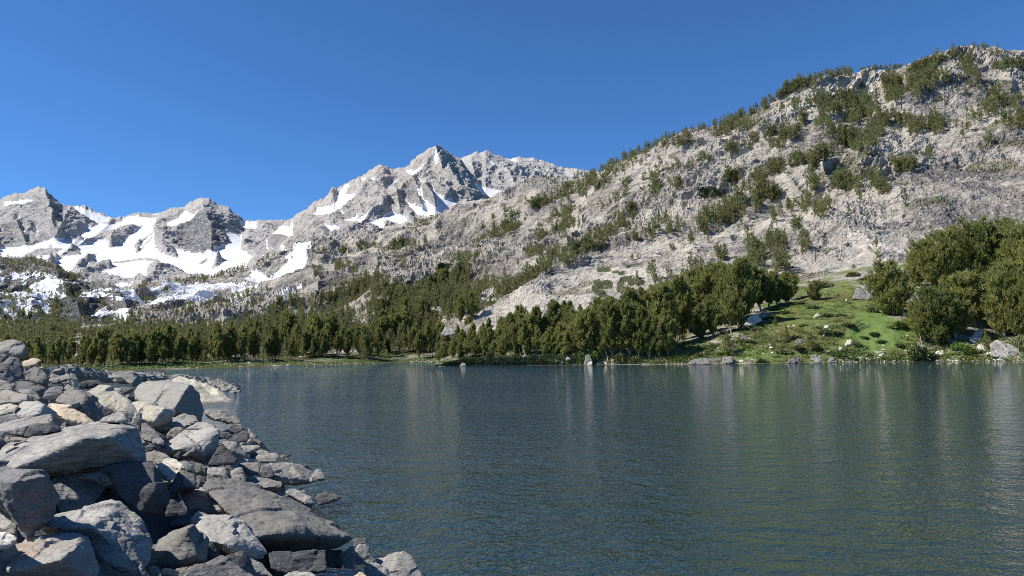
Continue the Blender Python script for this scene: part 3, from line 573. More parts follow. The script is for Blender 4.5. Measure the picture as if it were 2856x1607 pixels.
def rough_rock(name, pts, target, seed, mat, amp=1.0, angle=18):
    c = pts.mean(0); v, f = hull(pts - c); size = float(np.linalg.norm(v.max(0) - v.min(0)))
    m0 = bpy.data.meshes.new('hull'); m0.from_pydata(v.tolist(), [], f.tolist()); o0 = bpy.data.objects.new('hull', m0); COL.objects.link(o0)
    md = o0.modifiers.new('r', 'REMESH'); md.mode = 'VOXEL'; md.voxel_size = max(target * .75, size / 200); md.use_smooth_shade = True
    dg = bpy.context.evaluated_depsgraph_get(); me = o0.evaluated_get(dg).to_mesh(); v = np.empty(len(me.vertices) * 3, np.float32); me.vertices.foreach_get('co', v); v = v.reshape(-1, 3).astype(float)
    f = np.empty(len(me.loops), np.int32); me.loops.foreach_get('vertex_index', f); f = f.reshape(-1, 4); o0.evaluated_get(dg).to_mesh_clear(); bpy.data.objects.remove(o0); bpy.data.meshes.remove(m0)
    e = np.unique(np.sort(np.concatenate([f[:, [0, 1]], f[:, [1, 2]], f[:, [2, 3]], f[:, [3, 0]]]), 1), axis=0)
    for _ in range(1):
        s = np.zeros_like(v); k = np.zeros(len(v)); np.add.at(s, e[:, 0], v[e[:, 1]]); np.add.at(s, e[:, 1], v[e[:, 0]])
        np.add.at(k, e[:, 0], 1); np.add.at(k, e[:, 1], 1); v = v * 1.0
    L = size * .22; q = v / L + seed * 3.71
    n0 = np.cross(v[f[:, 2]] - v[f[:, 0]], v[f[:, 3]] - v[f[:, 1]]); vn = np.zeros_like(v)
    for i in range(4): np.add.at(vn, f[:, i], n0)
    vn /= np.linalg.norm(vn, axis=1, keepdims=True) + 1e-9
    for _ in range(5):
        s = vn.copy(); np.add.at(s, e[:, 0], vn[e[:, 1]]); np.add.at(s, e[:, 1], vn[e[:, 0]]); vn = s / (np.linalg.norm(s, axis=1, keepdims=True) + 1e-9)
    big = np.stack([fbm(q * 1.1 + 40 * i, 3, .5, seed + i) for i in range(3)], -1)
    ch_ = fbm(q * 2.2 + 9, 4, .55, seed + 7, True)                       # chips and ledges
    ax = np.array([math.sin(seed * 1.3) * .5, math.cos(seed * 2.1) * .5, 1.0]); ax /= np.linalg.norm(ax)
    lay = (v @ ax) / (size * .055) + 1.2 * fbm(q * .8, 3, .5, seed + 3); fr = lay - np.floor(lay); step = sstep(.0, .25, fr) * (1 - sstep(.75, 1.0, fr))
    msk = sstep(-.1, .35, fbm(q * .7 + 5, 2, .5, seed + 5))
    rgf = np.random.default_rng(seed); K = 16 + int(rgf.integers(14)); sd_ = v[rgf.integers(len(v), size=K)]; tl_ = rgf.normal(size=(K, 3)) * .075; of_ = rgf.normal(size=K) * .0035
    dd_ = np.sqrt(((v + size * .035 * big)[:, None, :] - sd_[None]).__pow__(2).sum(-1)); ww = np.exp(-(dd_ - dd_.min(1, keepdims=True)) / (size * .0025)); ww /= ww.sum(1, keepdims=True)
    fac = (ww * ((v @ tl_.T - (sd_ * tl_).sum(1)[None]) / size + of_[None])).sum(1)
    v = v + amp * size * (.003 * big + vn * fac[:, None] + vn * (.0022 * (np.clip(ch_, -.6, .9) - .3) + .0035 * (step - .6) * msk + .0035 * fbm(q * 9, 3, .6, seed + 9))[:, None])
    s = np.zeros_like(v); np.add.at(s, e[:, 0], v[e[:, 1]]); np.add.at(s, e[:, 1], v[e[:, 0]]); v = v * .85 + .15 * s / k[:, None]
    m = mesh_np(name, v, f, True, mat); m.set_sharp_from_angle(angle=math.radians(angle)); return m, c
NROCK = [0]; HR = []; LBL = {}
def rock(k, mat, label, pts, D=None, T=0.55, dy=0, amp=1.0, grp='boulders piled along the near shore', wscale=1.0):
    a = tr(k, pts); dz = np.array([p[2] if len(p) > 2 else 0.0 for p in pts], float)
    bi = int(np.argmax(a[:, 1])); bx, by = a[bi]
    d0 = float(Dtal(bx, by + dy)) if D is None else D
    dw = float(Dwater(np.array(bx), np.array(by)))
    if D is None: d0 = min(d0, dw * 1.02)
    wpx = a[:, 0].max() - a[:, 0].min(); size = wpx / FPX * d0; sc = size / 1.1
    front = P(a[:, 0], a[:, 1], d0 + dz * sc)
    cx, cy = a.mean(0); b_ = a.copy(); b_[:, 0] = cx + (a[:, 0] - cx) * .72; b_[:, 1] = cy + (a[:, 1] - cy) * .55 + (a[:, 1].max() - cy) * .35
    backd = d0 + dz.max() * sc + T * size
    bk = P(b_[:, 0], b_[:, 1], backd)
    NROCK[0] += 1; pts3 = np.concatenate([front, bk]); 
    m, c = rough_rock('rock', pts3, max(.012, d0 * .0028), 100 + NROCK[0], RM[mat], amp)
    HR.append((a[:, 0].mean(), a[:, 1].mean(), label)); return link('rock', m, loc=c.tolist(), label=label, cat='boulder', group=grp)

R = rock
R('A','speck','lichen speckled grey boulder crowning the pile at its upper left end',[(-90,205,.25),(60,172,.35),(150,175,.35),(272,215,.25),(232,290,.0),(205,330,-.02),(90,325,-.05),(20,262,0),(-90,262,0),(275,365,.25),(-90,365,.2)])
R('A','slate','dark slate slab wedged under the lichen speckled crowning boulder',[(-80,300,.1),(20,290,.3),(92,330,.2),(30,402,0),(-80,405,0)])
R('A','slate','rounded blue grey boulder left of the tan slab on top of the pile',[(28,402,.1),(80,345,.25),(130,330,.3),(190,350,.3),(245,480,.15),(242,570,0),(80,550,-.05),(60,440,-.08)])
R('A','tan','tan slab lying tilted on top of the pile against the forest',[(210,415,0),(235,395,.2),(260,378,.3),(340,350,.4),(410,360,.4),(423,385,.25),(380,412,.1),(300,447,-.05),(230,442,-.05)], T=.3)
R('A','slate','blocky dark slate rock at the left edge below the rounded blue grey boulder',[(-80,425,.2),(62,430,.1),(80,545,0),(195,585,.1),(130,605,-.05),(-80,565,-.05)])
R('A','grey','rough lumpy grey rock right below the tan slab',[(235,520,.1),(290,460,.3),(360,440,.35),(430,470,.25),(492,560,.05),(490,640,0),(400,615,-.1),(250,575,0)], amp=1.6)
R('A','light','flat topped pale grey rock behind the lumpy grey rock',[(420,460,.2),(522,461,.3),(533,492,.2),(480,535,0),(440,505,0)])
R('A','speck','rough lichen covered rock with a shaded front left of the upright pale slab',[(512,500,.2),(560,478,.35),(640,475,.35),(705,500,.3),(722,560,.1),(705,615,0),(560,625,-.05),(488,600,0)], amp=1.6)
R('A','pale','upright pale slab rising against the lake',[(690,510,.1),(765,500,.2),(782,560,.15),(797,668,0),(740,645,-.05),(715,560,-.03)], T=.3)
R('A','slate','long dark wedge shaped slab lying below the lumpy grey rock',[(130,605,.1),(210,570,.25),(300,590,.25),(472,660,.15),(432,728,0),(350,690,-.1),(150,680,-.05)])
R('A','brown','brown grey rock at the left edge with a sunlit top',[(-80,570,.3),(30,570,.4),(100,600,.25),(137,682,0),(40,690,-.1),(-80,680,-.1)])
R('A','brown','weathered brown grey slab left of the rounded grey rock',[(-80,700,.2),(40,665,.4),(140,690,.3),(300,740,.1),(325,785,0),(200,805,-.15),(-80,830,-.1)])
R('A','grey','smooth topped grey rock behind the weathered brown slab',[(145,675,.3),(300,665,.35),(370,690,.35),(432,780,.05),(350,800,-.1),(290,730,-.05)])
R('A','slate','dark crumpled rock between the smooth grey rock and the large grey block',[(420,752,0),(470,690,.2),(500,640,.35),(640,632,.35),(635,690,.1),(565,800,0),(490,825,-.05)], amp=1.6)
R('A','grey','large grey block with a dark right face behind the pink tan ramp rock',[(555,800,.1),(640,650,.6),(680,618,.7),(840,680,.5),(960,780,.25),(1135,900,.15),(1005,990,-.05),(900,955,-.1),(810,872,-.15),(870,752,.0)])
R('A','pale','long yellowish boulder lying behind the large grey block',[(865,700,.5),(1000,625,.7),(1090,640,.65),(1200,760,.35),(1290,765,.3),(1310,825,.05),(1150,905,-.1),(1010,845,-.05)])
R('A','pale','tall pitted yellowish boulder standing behind the huge sloping slab',[(1185,790,.4),(1240,755,.45),(1285,757,.4),(1322,842,.2),(1422,912,.1),(1425,1000,0),(1412,1095,0),(1380,1115,-.05),(1250,905,0),(1150,872,.1)])
R('A','slate','small dark notched rock lying on a pale flat stone',[(1213,642,.15),(1300,650,.2),(1372,652,.2),(1292,722,0),(1222,722,0),(1262,692,-.1)])
R('A','light','small flat whitish stone under the dark notched rock',[(1098,655,.35),(1228,645,.35),(1222,745,0),(1168,748,-.05)])
R('A','slate','dark squarish block in front of the largest pale boulder',[(1362,775,0),(1410,706,.15),(1480,697,.2),(1542,722,.15),(1572,825,0),(1500,825,-.08)])
R('A','light','largest pale boulder with a black triangular right face beside the water',[(1350,700,.8),(1430,595,1.2),(1640,590,1.2),(1906,616,.1),(2010,700,.55),(2052,880,.75),(2022,995,.5),(1735,880,-.3),(1560,825,.2),(1360,775,.4)], T=.5, amp=.7)
R('A','pale','long pale brown shore slab running down to the water behind the largest pale boulder',[(1640,592,1.0),(1810,530,1.4),(1950,560,1.2),(2200,700,.9),(2345,832,.5),(2522,972,.1),(2420,1005,0),(2050,880,.1),(2000,750,.3)], D=46, T=.3)
R('A','cream','whitish boulder at the far end of the pile against the lake',[(1398,575,0),(1440,530,.2),(1465,510,.3),(1600,530,.3),(1690,562,.2),(1620,595,0)], D=55)
R('A','tan','yellowish boulder on the rim of the pile against the lake',[(978,558,0),(1050,510,.3),(1110,520,.3),(1135,560,.1),(1030,602,0)], D=36)
R('A','grey','small grey block leaning on the yellowish rim boulder',[(1028,592,0),(1120,538,.2),(1135,590,.1),(1062,612,0)], D=34)
R('A','dark','dark flat rock on the rim of the pile right of the upright pale slab',[(795,605,0),(900,575,.2),(1005,570,.2),(1045,622,.1),(860,668,0),(798,645,0)])
R('A','cream','low whitish rock on the rim of the pile beside the upright pale slab',[(785,560,.1),(860,518,.3),(975,530,.3),(992,572,.1),(850,595,0)], D=33, amp=1.6)
R('A','pale','pale boulder with two dark pits left of the black triangular face',[(1310,795,.5),(1420,785,.6),(1500,800,.55),(1655,852,.1),(1790,900,.3),(1700,1000,.35),(1520,1050,.1),(1540,1000,-.15),(1430,965,0)])
R('A','light','pale cracked rock with a dark wedge on its right at the left of the pile',[(152,885,.2),(230,800,.5),(400,790,.5),(442,828,.1),(575,912,.35),(532,948,.15),(388,922,-.12),(250,965,-.1),(170,935,0)])
R('A','pale','yellowish rock at the left edge with a dark underside',[(-80,850,.4),(100,810,.5),(195,832,.25),(152,915,.05),(-80,935,-.1)])
R('A','tan','pink tan ramp shaped rock at the middle of the pile',[(472,822,.45),(530,788,.55),(700,830,.45),(900,955,.2),(958,1012,.1),(950,1040,0),(770,1045,-.1),(600,955,-.2),(568,902,.05)])
R('A','slate','dark rounded slab at the left edge below the yellowish rock',[(-80,962,.2),(60,930,.4),(150,925,.4),(218,967,.2),(0,1045,0),(-80,1045,0)])
R('A','light','long light grey slab with cracked corner left of the pink tan ramp rock',[(-80,1055,.3),(60,1000,.4),(300,940,.6),(520,920,.6),(542,985,.1),(250,1042,-.15),(220,1135,-.15),(60,1115,0),(-80,1110,0)])
R('A','slate','dark block in the shade of the long light grey slab',[(280,1040,0),(540,985,.2),(632,1080,.2),(470,1115,0),(300,1165,0),(230,1140,0)])
R('A','speck','small round dark rock at the left edge above the huge sloping slab',[(-60,1100,.1),(20,1080,.25),(66,1120,.15),(20,1200,0),(-60,1210,0)])
R('A','brown','small brown stones corner at the left end of the huge sloping slab',[(85,1200,0),(110,1150,.2),(180,1145,.2),(280,1160,.15),(270,1185,0),(150,1205,0)])
R('A','strip','huge sloping grey slab with a shaded overhanging front',[(-160,1250,.75),(200,1170,.75),(620,1068,.9),(990,1002,1.0),(1230,985,1.0),(1320,1010,.8),(1375,1065,.55),(1482,1362,.25),(1400,1398,.15),(1050,1395,.25),(600,1290,-.08),(860,1170,-.12),(1080,1150,-.08),(1165,1200,-.02),(400,1425,-.05),(-160,1590,.0),(540,1545,.35),(1040,1470,.45),(420,1510,.2)], T=.45, D=8.0, amp=.6)
R('A','light','light grey wedge resting on the upper end of the huge sloping slab',[(985,1002,.05),(1050,950,.2),(1130,918,.3),(1200,890,.3),(1248,908,.2),(1262,960,.05),(1300,1010,0),(1165,1000,-.05)], D=8.9)
R('A','strip','striped grey slab standing behind the tip of the huge sloping slab',[(1415,1012,.4),(1470,1000,.5),(1540,1065,.35),(1655,1195,.05),(1648,1245,-.05),(1560,1225,-.1),(1420,1165,0)])
R('A','light','bright greenish grey boulder with a torn dark right edge at the centre of the pile',[(1662,1255,0),(1750,1140,.4),(1870,1072,.6),(2140,1062,.6),(2205,1100,.3),(2205,1200,.35),(2080,1425,.15),(2040,1300,-.1),(1790,1275,-.25),(1670,1292,-.05)])
R('A','slate','small dark faced block at the foot of the bright greenish grey boulder',[(1735,1345,0),(1820,1268,.1),(1834,1345,.1),(1790,1375,-.02)])
R('A','light','triangular light block at the foot of the bright greenish grey boulder',[(1822,1345,0),(1975,1235,.1),(2005,1300,.12),(1850,1348,-.05)])
R('A','grey','flat grey rock above the bright greenish grey boulder',[(1715,1000,.2),(1765,940,.4),(1850,910,.6),(1982,942,.4),(1990,995,.1),(1750,1020,-.05)])
R('A','brown','leaning brownish slab left of the bright greenish grey boulder',[(1665,1135,0),(1720,1070,.15),(1800,1038,.3),(1855,1062,.2),(1762,1185,-.05)])
R('A','speck','long flat speckled slab at the foot of the largest pale boulder',[(1555,1045,0),(1640,1010,.2),(1780,990,.4),(1992,985,.4),(1890,1045,.1),(1650,1075,-.05)])
R('A','light','pale grey slab directly behind the bright greenish grey boulder',[(1850,1082,0),(1900,1050,.2),(1990,1000,.5),(2080,995,.5),(2185,1052,.2),(2140,1075,0)])
R('A','speck','rough whitish slab lying between the pile and the long shore slab',[(2055,910,.2),(2075,868,.4),(2180,868,.45),(2425,980,.15),(2405,1025,0),(2140,968,-.1)], amp=1.6)
R('A','brown','brown square stone near the water behind the pile',[(2298,1012,.1),(2432,1010,.2),(2462,1082,.1),(2390,1125,0),(2290,1085,0)])
R('A','slate','grey split rock left of the dark driftwood coloured shore boulder',[(2335,1182,0),(2380,1120,.2),(2440,1078,.3),(2515,1110,.2),(2490,1195,0),(2390,1215,-.05)])
R('A','slate','low dark rock beside the brown square stone',[(2205,1100,.1),(2300,1100,.3),(2350,1130,.2),(2290,1180,0),(2215,1160,0)])
R('A','grey','pale topped grey rock right of the torn edged boulder',[(2208,1195,.3),(2300,1185,.45),(2400,1200,.4),(2490,1340,.1),(2380,1380,0),(2300,1280,-.1)])
R('A','dark','black shaded slab under the torn edged boulder',[(2205,1225,.3),(2300,1270,.3),(2405,1385,.1),(2350,1430,0),(2080,1440,0)])  # shade under the boulder painted in as black rock colour
R('A','brown','rounded brown grey rock right of the tip of the huge sloping slab',[(1448,1310,.15),(1560,1285,.35),(1650,1310,.25),(1752,1375,.05),(1600,1425,-.1),(1480,1405,0)])
R('A','slate','small round dark stone behind the rounded brown grey rock',[(1435,1250,.05),(1480,1228,.15),(1540,1240,.15),(1545,1280,0),(1490,1295,0)])
R('B','cream','cream white boulder in front of the rounded brown grey rock',[(1572,332,.15),(1640,290,.3),(1700,268,.4),(1785,268,.4),(1872,350,.15),(1800,430,0),(1700,495,-.1),(1640,445,0)])
R('B','moss','grey boulder with yellowish green lichen right of the cream white boulder',[(1800,290,.3),(1880,285,.35),(1950,340,.2),(1965,425,0),(1880,395,-.08),(1860,340,0)])
R('B','grey','small grey cracked rock behind the grey prism',[(1900,300,.2),(2000,298,.3),(2085,352,.15),(2055,445,0),(1965,425,-.05)])
R('C','brown','dark brown shore boulder with a white vein near the water',[(448,440,.1),(483,415,.5),(600,440,.7),(700,515,.5),(735,585,.2),(700,592,.05),(560,532,-.15)], D=36)
R('C','cream','slim white bleached strip lying on the dark brown shore boulder',[(485,416,.0),(500,414,.05),(640,500,.0),(694,540,0),(684,548,-.02),(600,487,-.03)], D=36.3, T=.08)
R('C','speck','speckled whitish rock at the waterline behind the dark brown shore boulder',[(588,430,0),(640,413,.2),(702,470,.2),(702,502,0),(650,475,0)], D=39, amp=2)
R('C','brown','thin leaning slab left of the dark brown shore boulder',[(448,442,.3),(470,470,.15),(540,542,.1),(612,625,-.05),(560,590,-.1),(500,552,-.1),(470,520,0)], T=.2)
R('C','grey','pale topped block left of the thin leaning slab',[(268,562,.3),(330,550,.4),(400,570,.3),(448,642,.05),(390,650,-.05),(330,602,-.1)])
R('C','light','flat light stone strip between dark blocks below the thin leaning slab',[(405,578,.2),(470,574,.3),(555,580,.3),(520,600,.1),(470,640,0),(430,630,0)])
R('C','grey','low grey block above the long layered slab',[(503,655,.1),(535,632,.3),(642,630,.35),(672,652,.1),(652,692,-.03),(530,695,-.05)])
R('C','brown','small brown rock at the waterline right of the low grey block',[(663,645,.1),(700,635,.25),(748,682,.1),(700,692,0)])
R('C','dark','small black wet rock just off the waterline above the long layered slab',[(700,642,.1),(740,636,.2),(752,645,.1),(735,656,0),(708,652,0)])
R('C','cream','small white stone on the long layered slab',[(518,685,0),(540,668,.15),(578,678,.15),(570,698,0)])
R('C','strip','long flat layered slab reaching out into the water',[(560,700,.4),(620,690,.6),(760,700,.6),(930,742,.5),(977,772,.25),(972,800,.1),(880,822,0),(700,835,-.2),(635,792,-.25),(570,765,0)], T=.3, amp=1.4)
R('C','light','bluish disc shaped slab leaning on the long layered slab',[(533,750,0),(548,705,.15),(575,693,.2),(620,712,.2),(642,770,.1),(600,805,-.05),(560,800,-.05)], T=.2)
R('C','grey','grey stepped rock left of the bluish disc shaped slab',[(388,698,.4),(450,688,.5),(545,692,.4),(532,762,0),(470,785,-.1),(440,745,0)])
R('C','grey','long grey rock under the bluish disc shaped slab at the waterline',[(443,785,.3),(560,790,.4),(695,832,.1),(682,862,0),(560,865,-.1),(440,838,0)])
R('C','rust','orange stained upright rock behind the biggest foreground boulder',[(318,765,.2),(360,735,.3),(420,714,.3),(442,800,.05),(446,840,0),(340,815,-.05)])
R('C','light','pale angular rock left of the orange stained upright rock',[(186,735,.2),(230,722,.3),(312,720,.3),(322,795,0),(180,775,-.05)])
R('C','grey','thin pale shelf of rock at the waterline below the layered slab',[(560,880,.5),(650,878,.6),(760,945,.3),(900,1018,.1),(850,1022,0),(700,960,-.1)], T=.3)
R('C','light','light wedge rock beside the black wet rock in the water',[(700,895,.2),(725,872,.3),(762,860,.4),(880,922,.2),(905,975,.05),(830,965,-.05)])
R('C','dark','black wet rock in the water at the end of the light wedge',[(900,930,.1),(925,898,.2),(960,888,.25),(1030,900,.2),(1078,925,.05),(1000,960,0),(920,980,0)], amp=1.6)
R('C','grey','biggest foreground boulder, a grey slab with an overhanging black underside',[(150,845,.5),(180,772,.75),(330,818,.75),(480,850,.8),(600,890,.8),(830,1008,.75),(1000,1085,.55),(1150,1192,.2),(345,1052,0),(500,1192,-.2),(700,1162,-.12),(770,1112,-.02),(1145,1215,.2),(850,1312,.35),(600,1292,.25),(1090,1240,.22)], D=8.2, T=.45, amp=.7)
R('C','moss','boulder with yellow green lichen on its left side left of the biggest foreground boulder',[(-5,885,.35),(60,852,.6),(150,850,.7),(250,880,.6),(385,960,.35),(345,1048,.05),(250,1018,-.1),(110,1030,-.15),(60,1005,-.1)])
R('C','rust','rust spotted boulder with a slanting shadowed crack below the lichen boulder',[(70,1075,.6),(130,1023,.8),(300,1050,.75),(440,1082,.6),(495,1195,.25),(590,1300,.1),(520,1335,-.02),(410,1300,-.08),(340,1245,-.25),(190,1212,-.15)])
R('B','grey','dark grey split boulder at the bottom of the photo left of the rust spotted boulder',[(1555,1200,.25),(1600,1085,.45),(1720,1010,.5),(1900,935,.45),(1960,923,.4),(2030,1000,.35),(2075,1085,.3),(2065,1300,.2),(1985,1245,-.1),(1900,965,.02),(1850,1275,-.15),(1790,1365,-.05),(1565,1355,0)])
R('B','slate','dark block squeezed between the dark grey split boulder and the rust spotted boulder',[(2060,1115,.1),(2130,1098,.2),(2205,1210,.15),(2125,1375,0),(2062,1310,0)])
R('B','slate','shaded sloping slab along the bottom edge right of the dark grey split boulder',[(1775,1440,0),(1900,1350,.15),(2130,1370,.2),(2230,1235,.35),(2400,1350,.3),(2620,1500,.2),(1900,1560,0)], T=.3)
R('C','speck','speckled tan rock at the bottom edge above the shaded sloping slab',[(308,1345,.3),(400,1335,.4),(480,1335,.4),(562,1372,.25),(625,1455,0),(430,1450,-.05),(375,1385,-.08)])
R('C','light','flat pale stone at the bottom edge below the black underside',[(688,1445,0),(760,1415,.3),(870,1420,.3),(925,1455,.1),(800,1480,0)])
R('C','tan','tan rounded stone at the bottom edge right of the flat pale stone',[(1035,1455,0),(1100,1425,.25),(1220,1425,.25),(1265,1455,.05),(1150,1480,0)])
R('C','light','upright pale block under the right end of the biggest foreground boulder',[(1085,1290,.1),(1150,1238,.3),(1172,1250,.2),(1175,1400,.05),(1100,1400,0),(1078,1335,-.02)])
R('C','strip','ribbed grey block right of the upright pale block',[(1168,1262,.2),(1195,1235,.4),(1245,1230,.45),(1312,1342,.2),(1290,1368,.05),(1180,1375,-.08)], amp=1.5)
R('C','slate','small grey slab at the tip of the biggest foreground boulder',[(1148,1202,.2),(1250,1190,.35),(1255,1242,.1),(1160,1255,0)], T=.4)
R('C','light','pale stone at the waterline left of the last boulder',[(1225,1385,.1),(1280,1350,.35),(1372,1372,.3),(1405,1455,0),(1240,1450,-.08)])
R('C','light','last light grey boulder at the bottom edge rising to a point in the water',[(1305,1335,.35),(1450,1308,.45),(1470,1285,.5),(1495,1268,.5),(1550,1312,.45),(1635,1470,.05),(1600,1500,0),(1380,1470,-.2)])
R('C','dark','black block in the hollow under the biggest foreground boulder',[(965,1260,.2),(1095,1270,.2),(1085,1400,0),(980,1390,0)])  # dark colour stands in for the shade of the hollow
R('C','dark','large black shaded block deep under the biggest foreground boulder',[(590,1290,.3),(850,1290,.4),(980,1270,.4),(980,1420,.2),(700,1430,.1),(610,1400,.1)])  # blackness is painted shade of the overhang above
R('B','slate','slate boulder with a shadowed front at the left edge under the huge sloping slab',[(-160,420,.4),(60,338,.6),(200,350,.55),(400,388,.4),(490,462,.2),(575,630,.25),(545,860,.3),(275,1065,.1),(130,835,0),(35,645,-.1),(120,518,-.2),(440,442,-.12)])
R('B','cream','cream rough rock at the left edge near the bottom',[(-120,1000,.3),(60,993,.4),(182,1062,.15),(100,1135,0),(-120,1200,-.1)], amp=1.8)
R('B','rust','broad warm topped slab in the bottom left corner',[(-160,1165,.4),(100,1132,.5),(400,1090,.6),(600,1040,.65),(700,1004,.65),(822,1008,.55),(870,1085,.45),(985,1375,.25),(960,1500,.1),(110,1400,-.2),(600,1302,-.25),(752,1172,-.1),(0,1500,0)], T=.4)
R('B','strip','wedge boulder with a bright striped top above the bottom left corner slab',[(412,912,.1),(560,840,.35),(900,768,.6),(1110,704,.65),(1195,722,.6),(1350,890,.45),(1485,1080,.25),(1515,1285,.1),(1400,1400,0),(415,945,0),(640,962,-.15),(920,965,-.25),(560,1045,.05),(870,1065,-.1)], T=.35)
R('B','grey','blocky grey rock standing upright at the bottom right of the corner slab',[(888,1012,.2),(960,928,.35),(1080,903,.45),(1225,942,.35),(1282,1050,.25),(1362,1122,.25),(1405,1300,.1),(1490,1500,0),(945,1500,-.05),(975,1290,-.1),(1050,1290,-.2),(940,1150,-.02)])
R('B','grey','small grey rock inside the dark hollow left of centre',[(525,542,.1),(600,518,.3),(700,560,.25),(785,622,.1),(802,675,0),(600,690,-.1),(558,612,0)], amp=1.5)
R('B','grey','pale sliver of rock deep in the hollow under the huge sloping slab',[(725,462,.1),(850,440,.15),(1022,388,.3),(1020,425,.15),(992,492,0),(850,455,-.05)])
R('B','dark','huge dark block in the shade right of the dark hollow',[(1050,350,.4),(1250,310,.4),(1535,298,.25),(1605,382,.25),(1725,625,.15),(1655,835,.05),(1400,800,0),(1200,620,.2),(1560,600,-.05)])  # shadow of the huge sloping slab put into the block's colour
R('B','dark','shadowed slab at the foot of the huge dark block',[(1718,665,.2),(1800,710,.25),(1908,805,.15),(1862,838,0),(1640,850,0)])  # coloured dark in place of the shadow it lies in
R('B','grey','grey prism shaped block in front of the cream white boulder',[(1698,565,.15),(1745,470,.25),(1790,385,.35),(1832,380,.35),(2038,480,.3),(2005,570,.05),(1860,538,-.12),(1725,605,0)])
R('B','light','small oval light stone at the bottom edge in the gap',[(1458,1375,.1),(1500,1340,.2),(1592,1350,.2),(1622,1402,.05),(1600,1450,0),(1495,1450,0)])
R('B','tan','small tan stone at the bottom edge beside the oval light stone',[(1618,1375,.1),(1680,1360,.2),(1792,1392,.15),(1782,1460,0),(1622,1460,0)])
R('B','tan','small tan block wedged in the gap above the oval light stone',[(1488,1172,.1),(1562,1165,.2),(1555,1285,0),(1500,1265,0)])

# ---- the talus sheet under them
def curveD(pts): return [(x, y, float(Dtal(x, y))) for x, y in pts]
def sheet():
    px = np.linspace(-1500, 1500, 300); top = np.interp(px, [-1500,-300,0,60,110,200,300,560,600,660,760,900,1500], [880,935,965,980,1012,1048,1055,1060,1070,1100,1140,1250,1600])
    rows = []
    for t in np.linspace(0, 1, 220):
        py = 2900 * (1 - t) + top * t if False else top + (2900 - top) * (1 - t) ** 2.2
        rows.append((px, py))
    PXa = np.array([r[0] for r in rows]); PYa = np.array([r[1] for r in rows]); D = Dtal(PXa, PYa); p = P(PXa, PYa, D)
    p[..., 2] -= 0.35 + .02 * D - .10 * fbm(p / .6, 4, .6, 95)
    last = p[-1].copy(); last[:, 1] += 6; last[:, 2] -= 5; p = np.concatenate([p, last[None]], 0); p[..., 2] = np.maximum(p[..., 2], -4.5)
    n = px.size; idx = np.arange(p.shape[0] * n).reshape(-1, n); F = np.stack([idx[:-1, :-1], idx[:-1, 1:], idx[1:, 1:], idx[1:, :-1]], -1).reshape(-1, 4)
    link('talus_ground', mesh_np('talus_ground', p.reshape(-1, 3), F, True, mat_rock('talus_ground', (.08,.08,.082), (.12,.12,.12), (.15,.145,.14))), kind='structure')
sheet()
# ---- filler rocks between them
rng = np.random.default_rng(5)
fill = []
for i in range(14):
    q = rng.normal(size=(9, 3)); q /= np.linalg.norm(q, axis=1, keepdims=True); q *= np.array([.68, .52, .24 + .22 * rng.random()]) * (.8 + .4 * rng.random((9, 1)))
    fill.append(rough_rock('rock', q, .035, 700 + i, RM['grey'], 1.1)[0])
fmats = ['grey', 'light', 'slate', 'brown', 'grey', 'light', 'pale', 'speck', 'strip', 'slate']
fmesh = {}
edgep = tr('P', [(-60,1000),(60,985),(110,1015),(200,1050),(330,1062),(560,1062),(640,1090),(730,1090),(745,1140),(820,1185),(905,1245),(900,1340),(935,1410),(1040,1515),(1120,1575),(1180,1640),(1180,1700),(-60,1700)])
def inpoly(x, y, p):
    ins = False; n = len(p)
    for i in range(n):
        a, c = p[i], p[(i + 1) % n]
        if (a[1] > y) != (c[1] > y) and x < (c[0] - a[0]) * (y - a[1]) / (c[1] - a[1]) + a[0]: ins = not ins
    return ins
placed = []; tries = 0
adj = {'grey': 'grey', 'light': 'light grey', 'slate': 'dark slate', 'brown': 'brownish', 'pale': 'yellowish', 'speck': 'speckled', 'strip': 'banded'}
while len(placed) < 115 and tries < 9000:
    tries += 1
    x = rng.uniform(-50, 1180); y = 1000 + 640 * rng.random() ** 1.5
    if not inpoly(x, y, edgep) or (130 < x < 470 and 1300 < y < 1490) or (640 < x < 940 and 1480 < y < 1600): continue
    d = float(Dtal(x, y)); s = (.45 + .6 * rng.random()) * (.62 + d * .021)
    r = s * .5 / d * FPX
    if any((x - a) ** 2 + ((y - b) * 1.5) ** 2 < (.62 * (r + c)) ** 2 for a, b, c in placed): continue
    placed.append((x, y, r)); mk = fmats[int(rng.integers(len(fmats)))]; vi = int(rng.integers(14)); key = (mk, vi)
    if key not in fmesh:
        mm = fill[vi].copy(); mm.materials[0] = RM[mk]; fmesh[key] = mm
    p = P(np.array(x), np.array(y), d); p[2] -= .12 * s + .02 * d
    where = 'near the bottom of the pile' if y > 1400 else 'in the middle of the pile' if y > 1180 else 'in the upper part of the pile'
    if float(Dwater(np.array(x), np.array(y))) < d * 1.12: where = 'close to the waterline'
    hr = min((h for h in HR if len(h[2].split()) < 12), key=lambda h: (h[0] - x) ** 2 + (h[1] - y) ** 2); side = ('above' if hr[1] > y + 12 else 'below') if abs(hr[1] - y) > abs(hr[0] - x) * .6 else ('left of' if hr[0] > x else 'right of')
    lb = f'small {adj[mk]} rock just {side} the {hr[2]}'; n_ = LBL[lb] = LBL.get(lb, 0) + 1
    if n_ > 1: lb = ('second ', 'third ', 'fourth ', 'fifth ')[min(3, n_ - 2)] + lb
    o = link('rock', fmesh[key], loc=p.tolist(), label=' '.join(lb.split()[:16]), cat='rock', group='small rocks in the gaps of the pile')
    o.scale = (s, s, s); o.rotation_euler = (rng.normal() * .5, rng.normal() * .5, rng.uniform(0, 6.28))
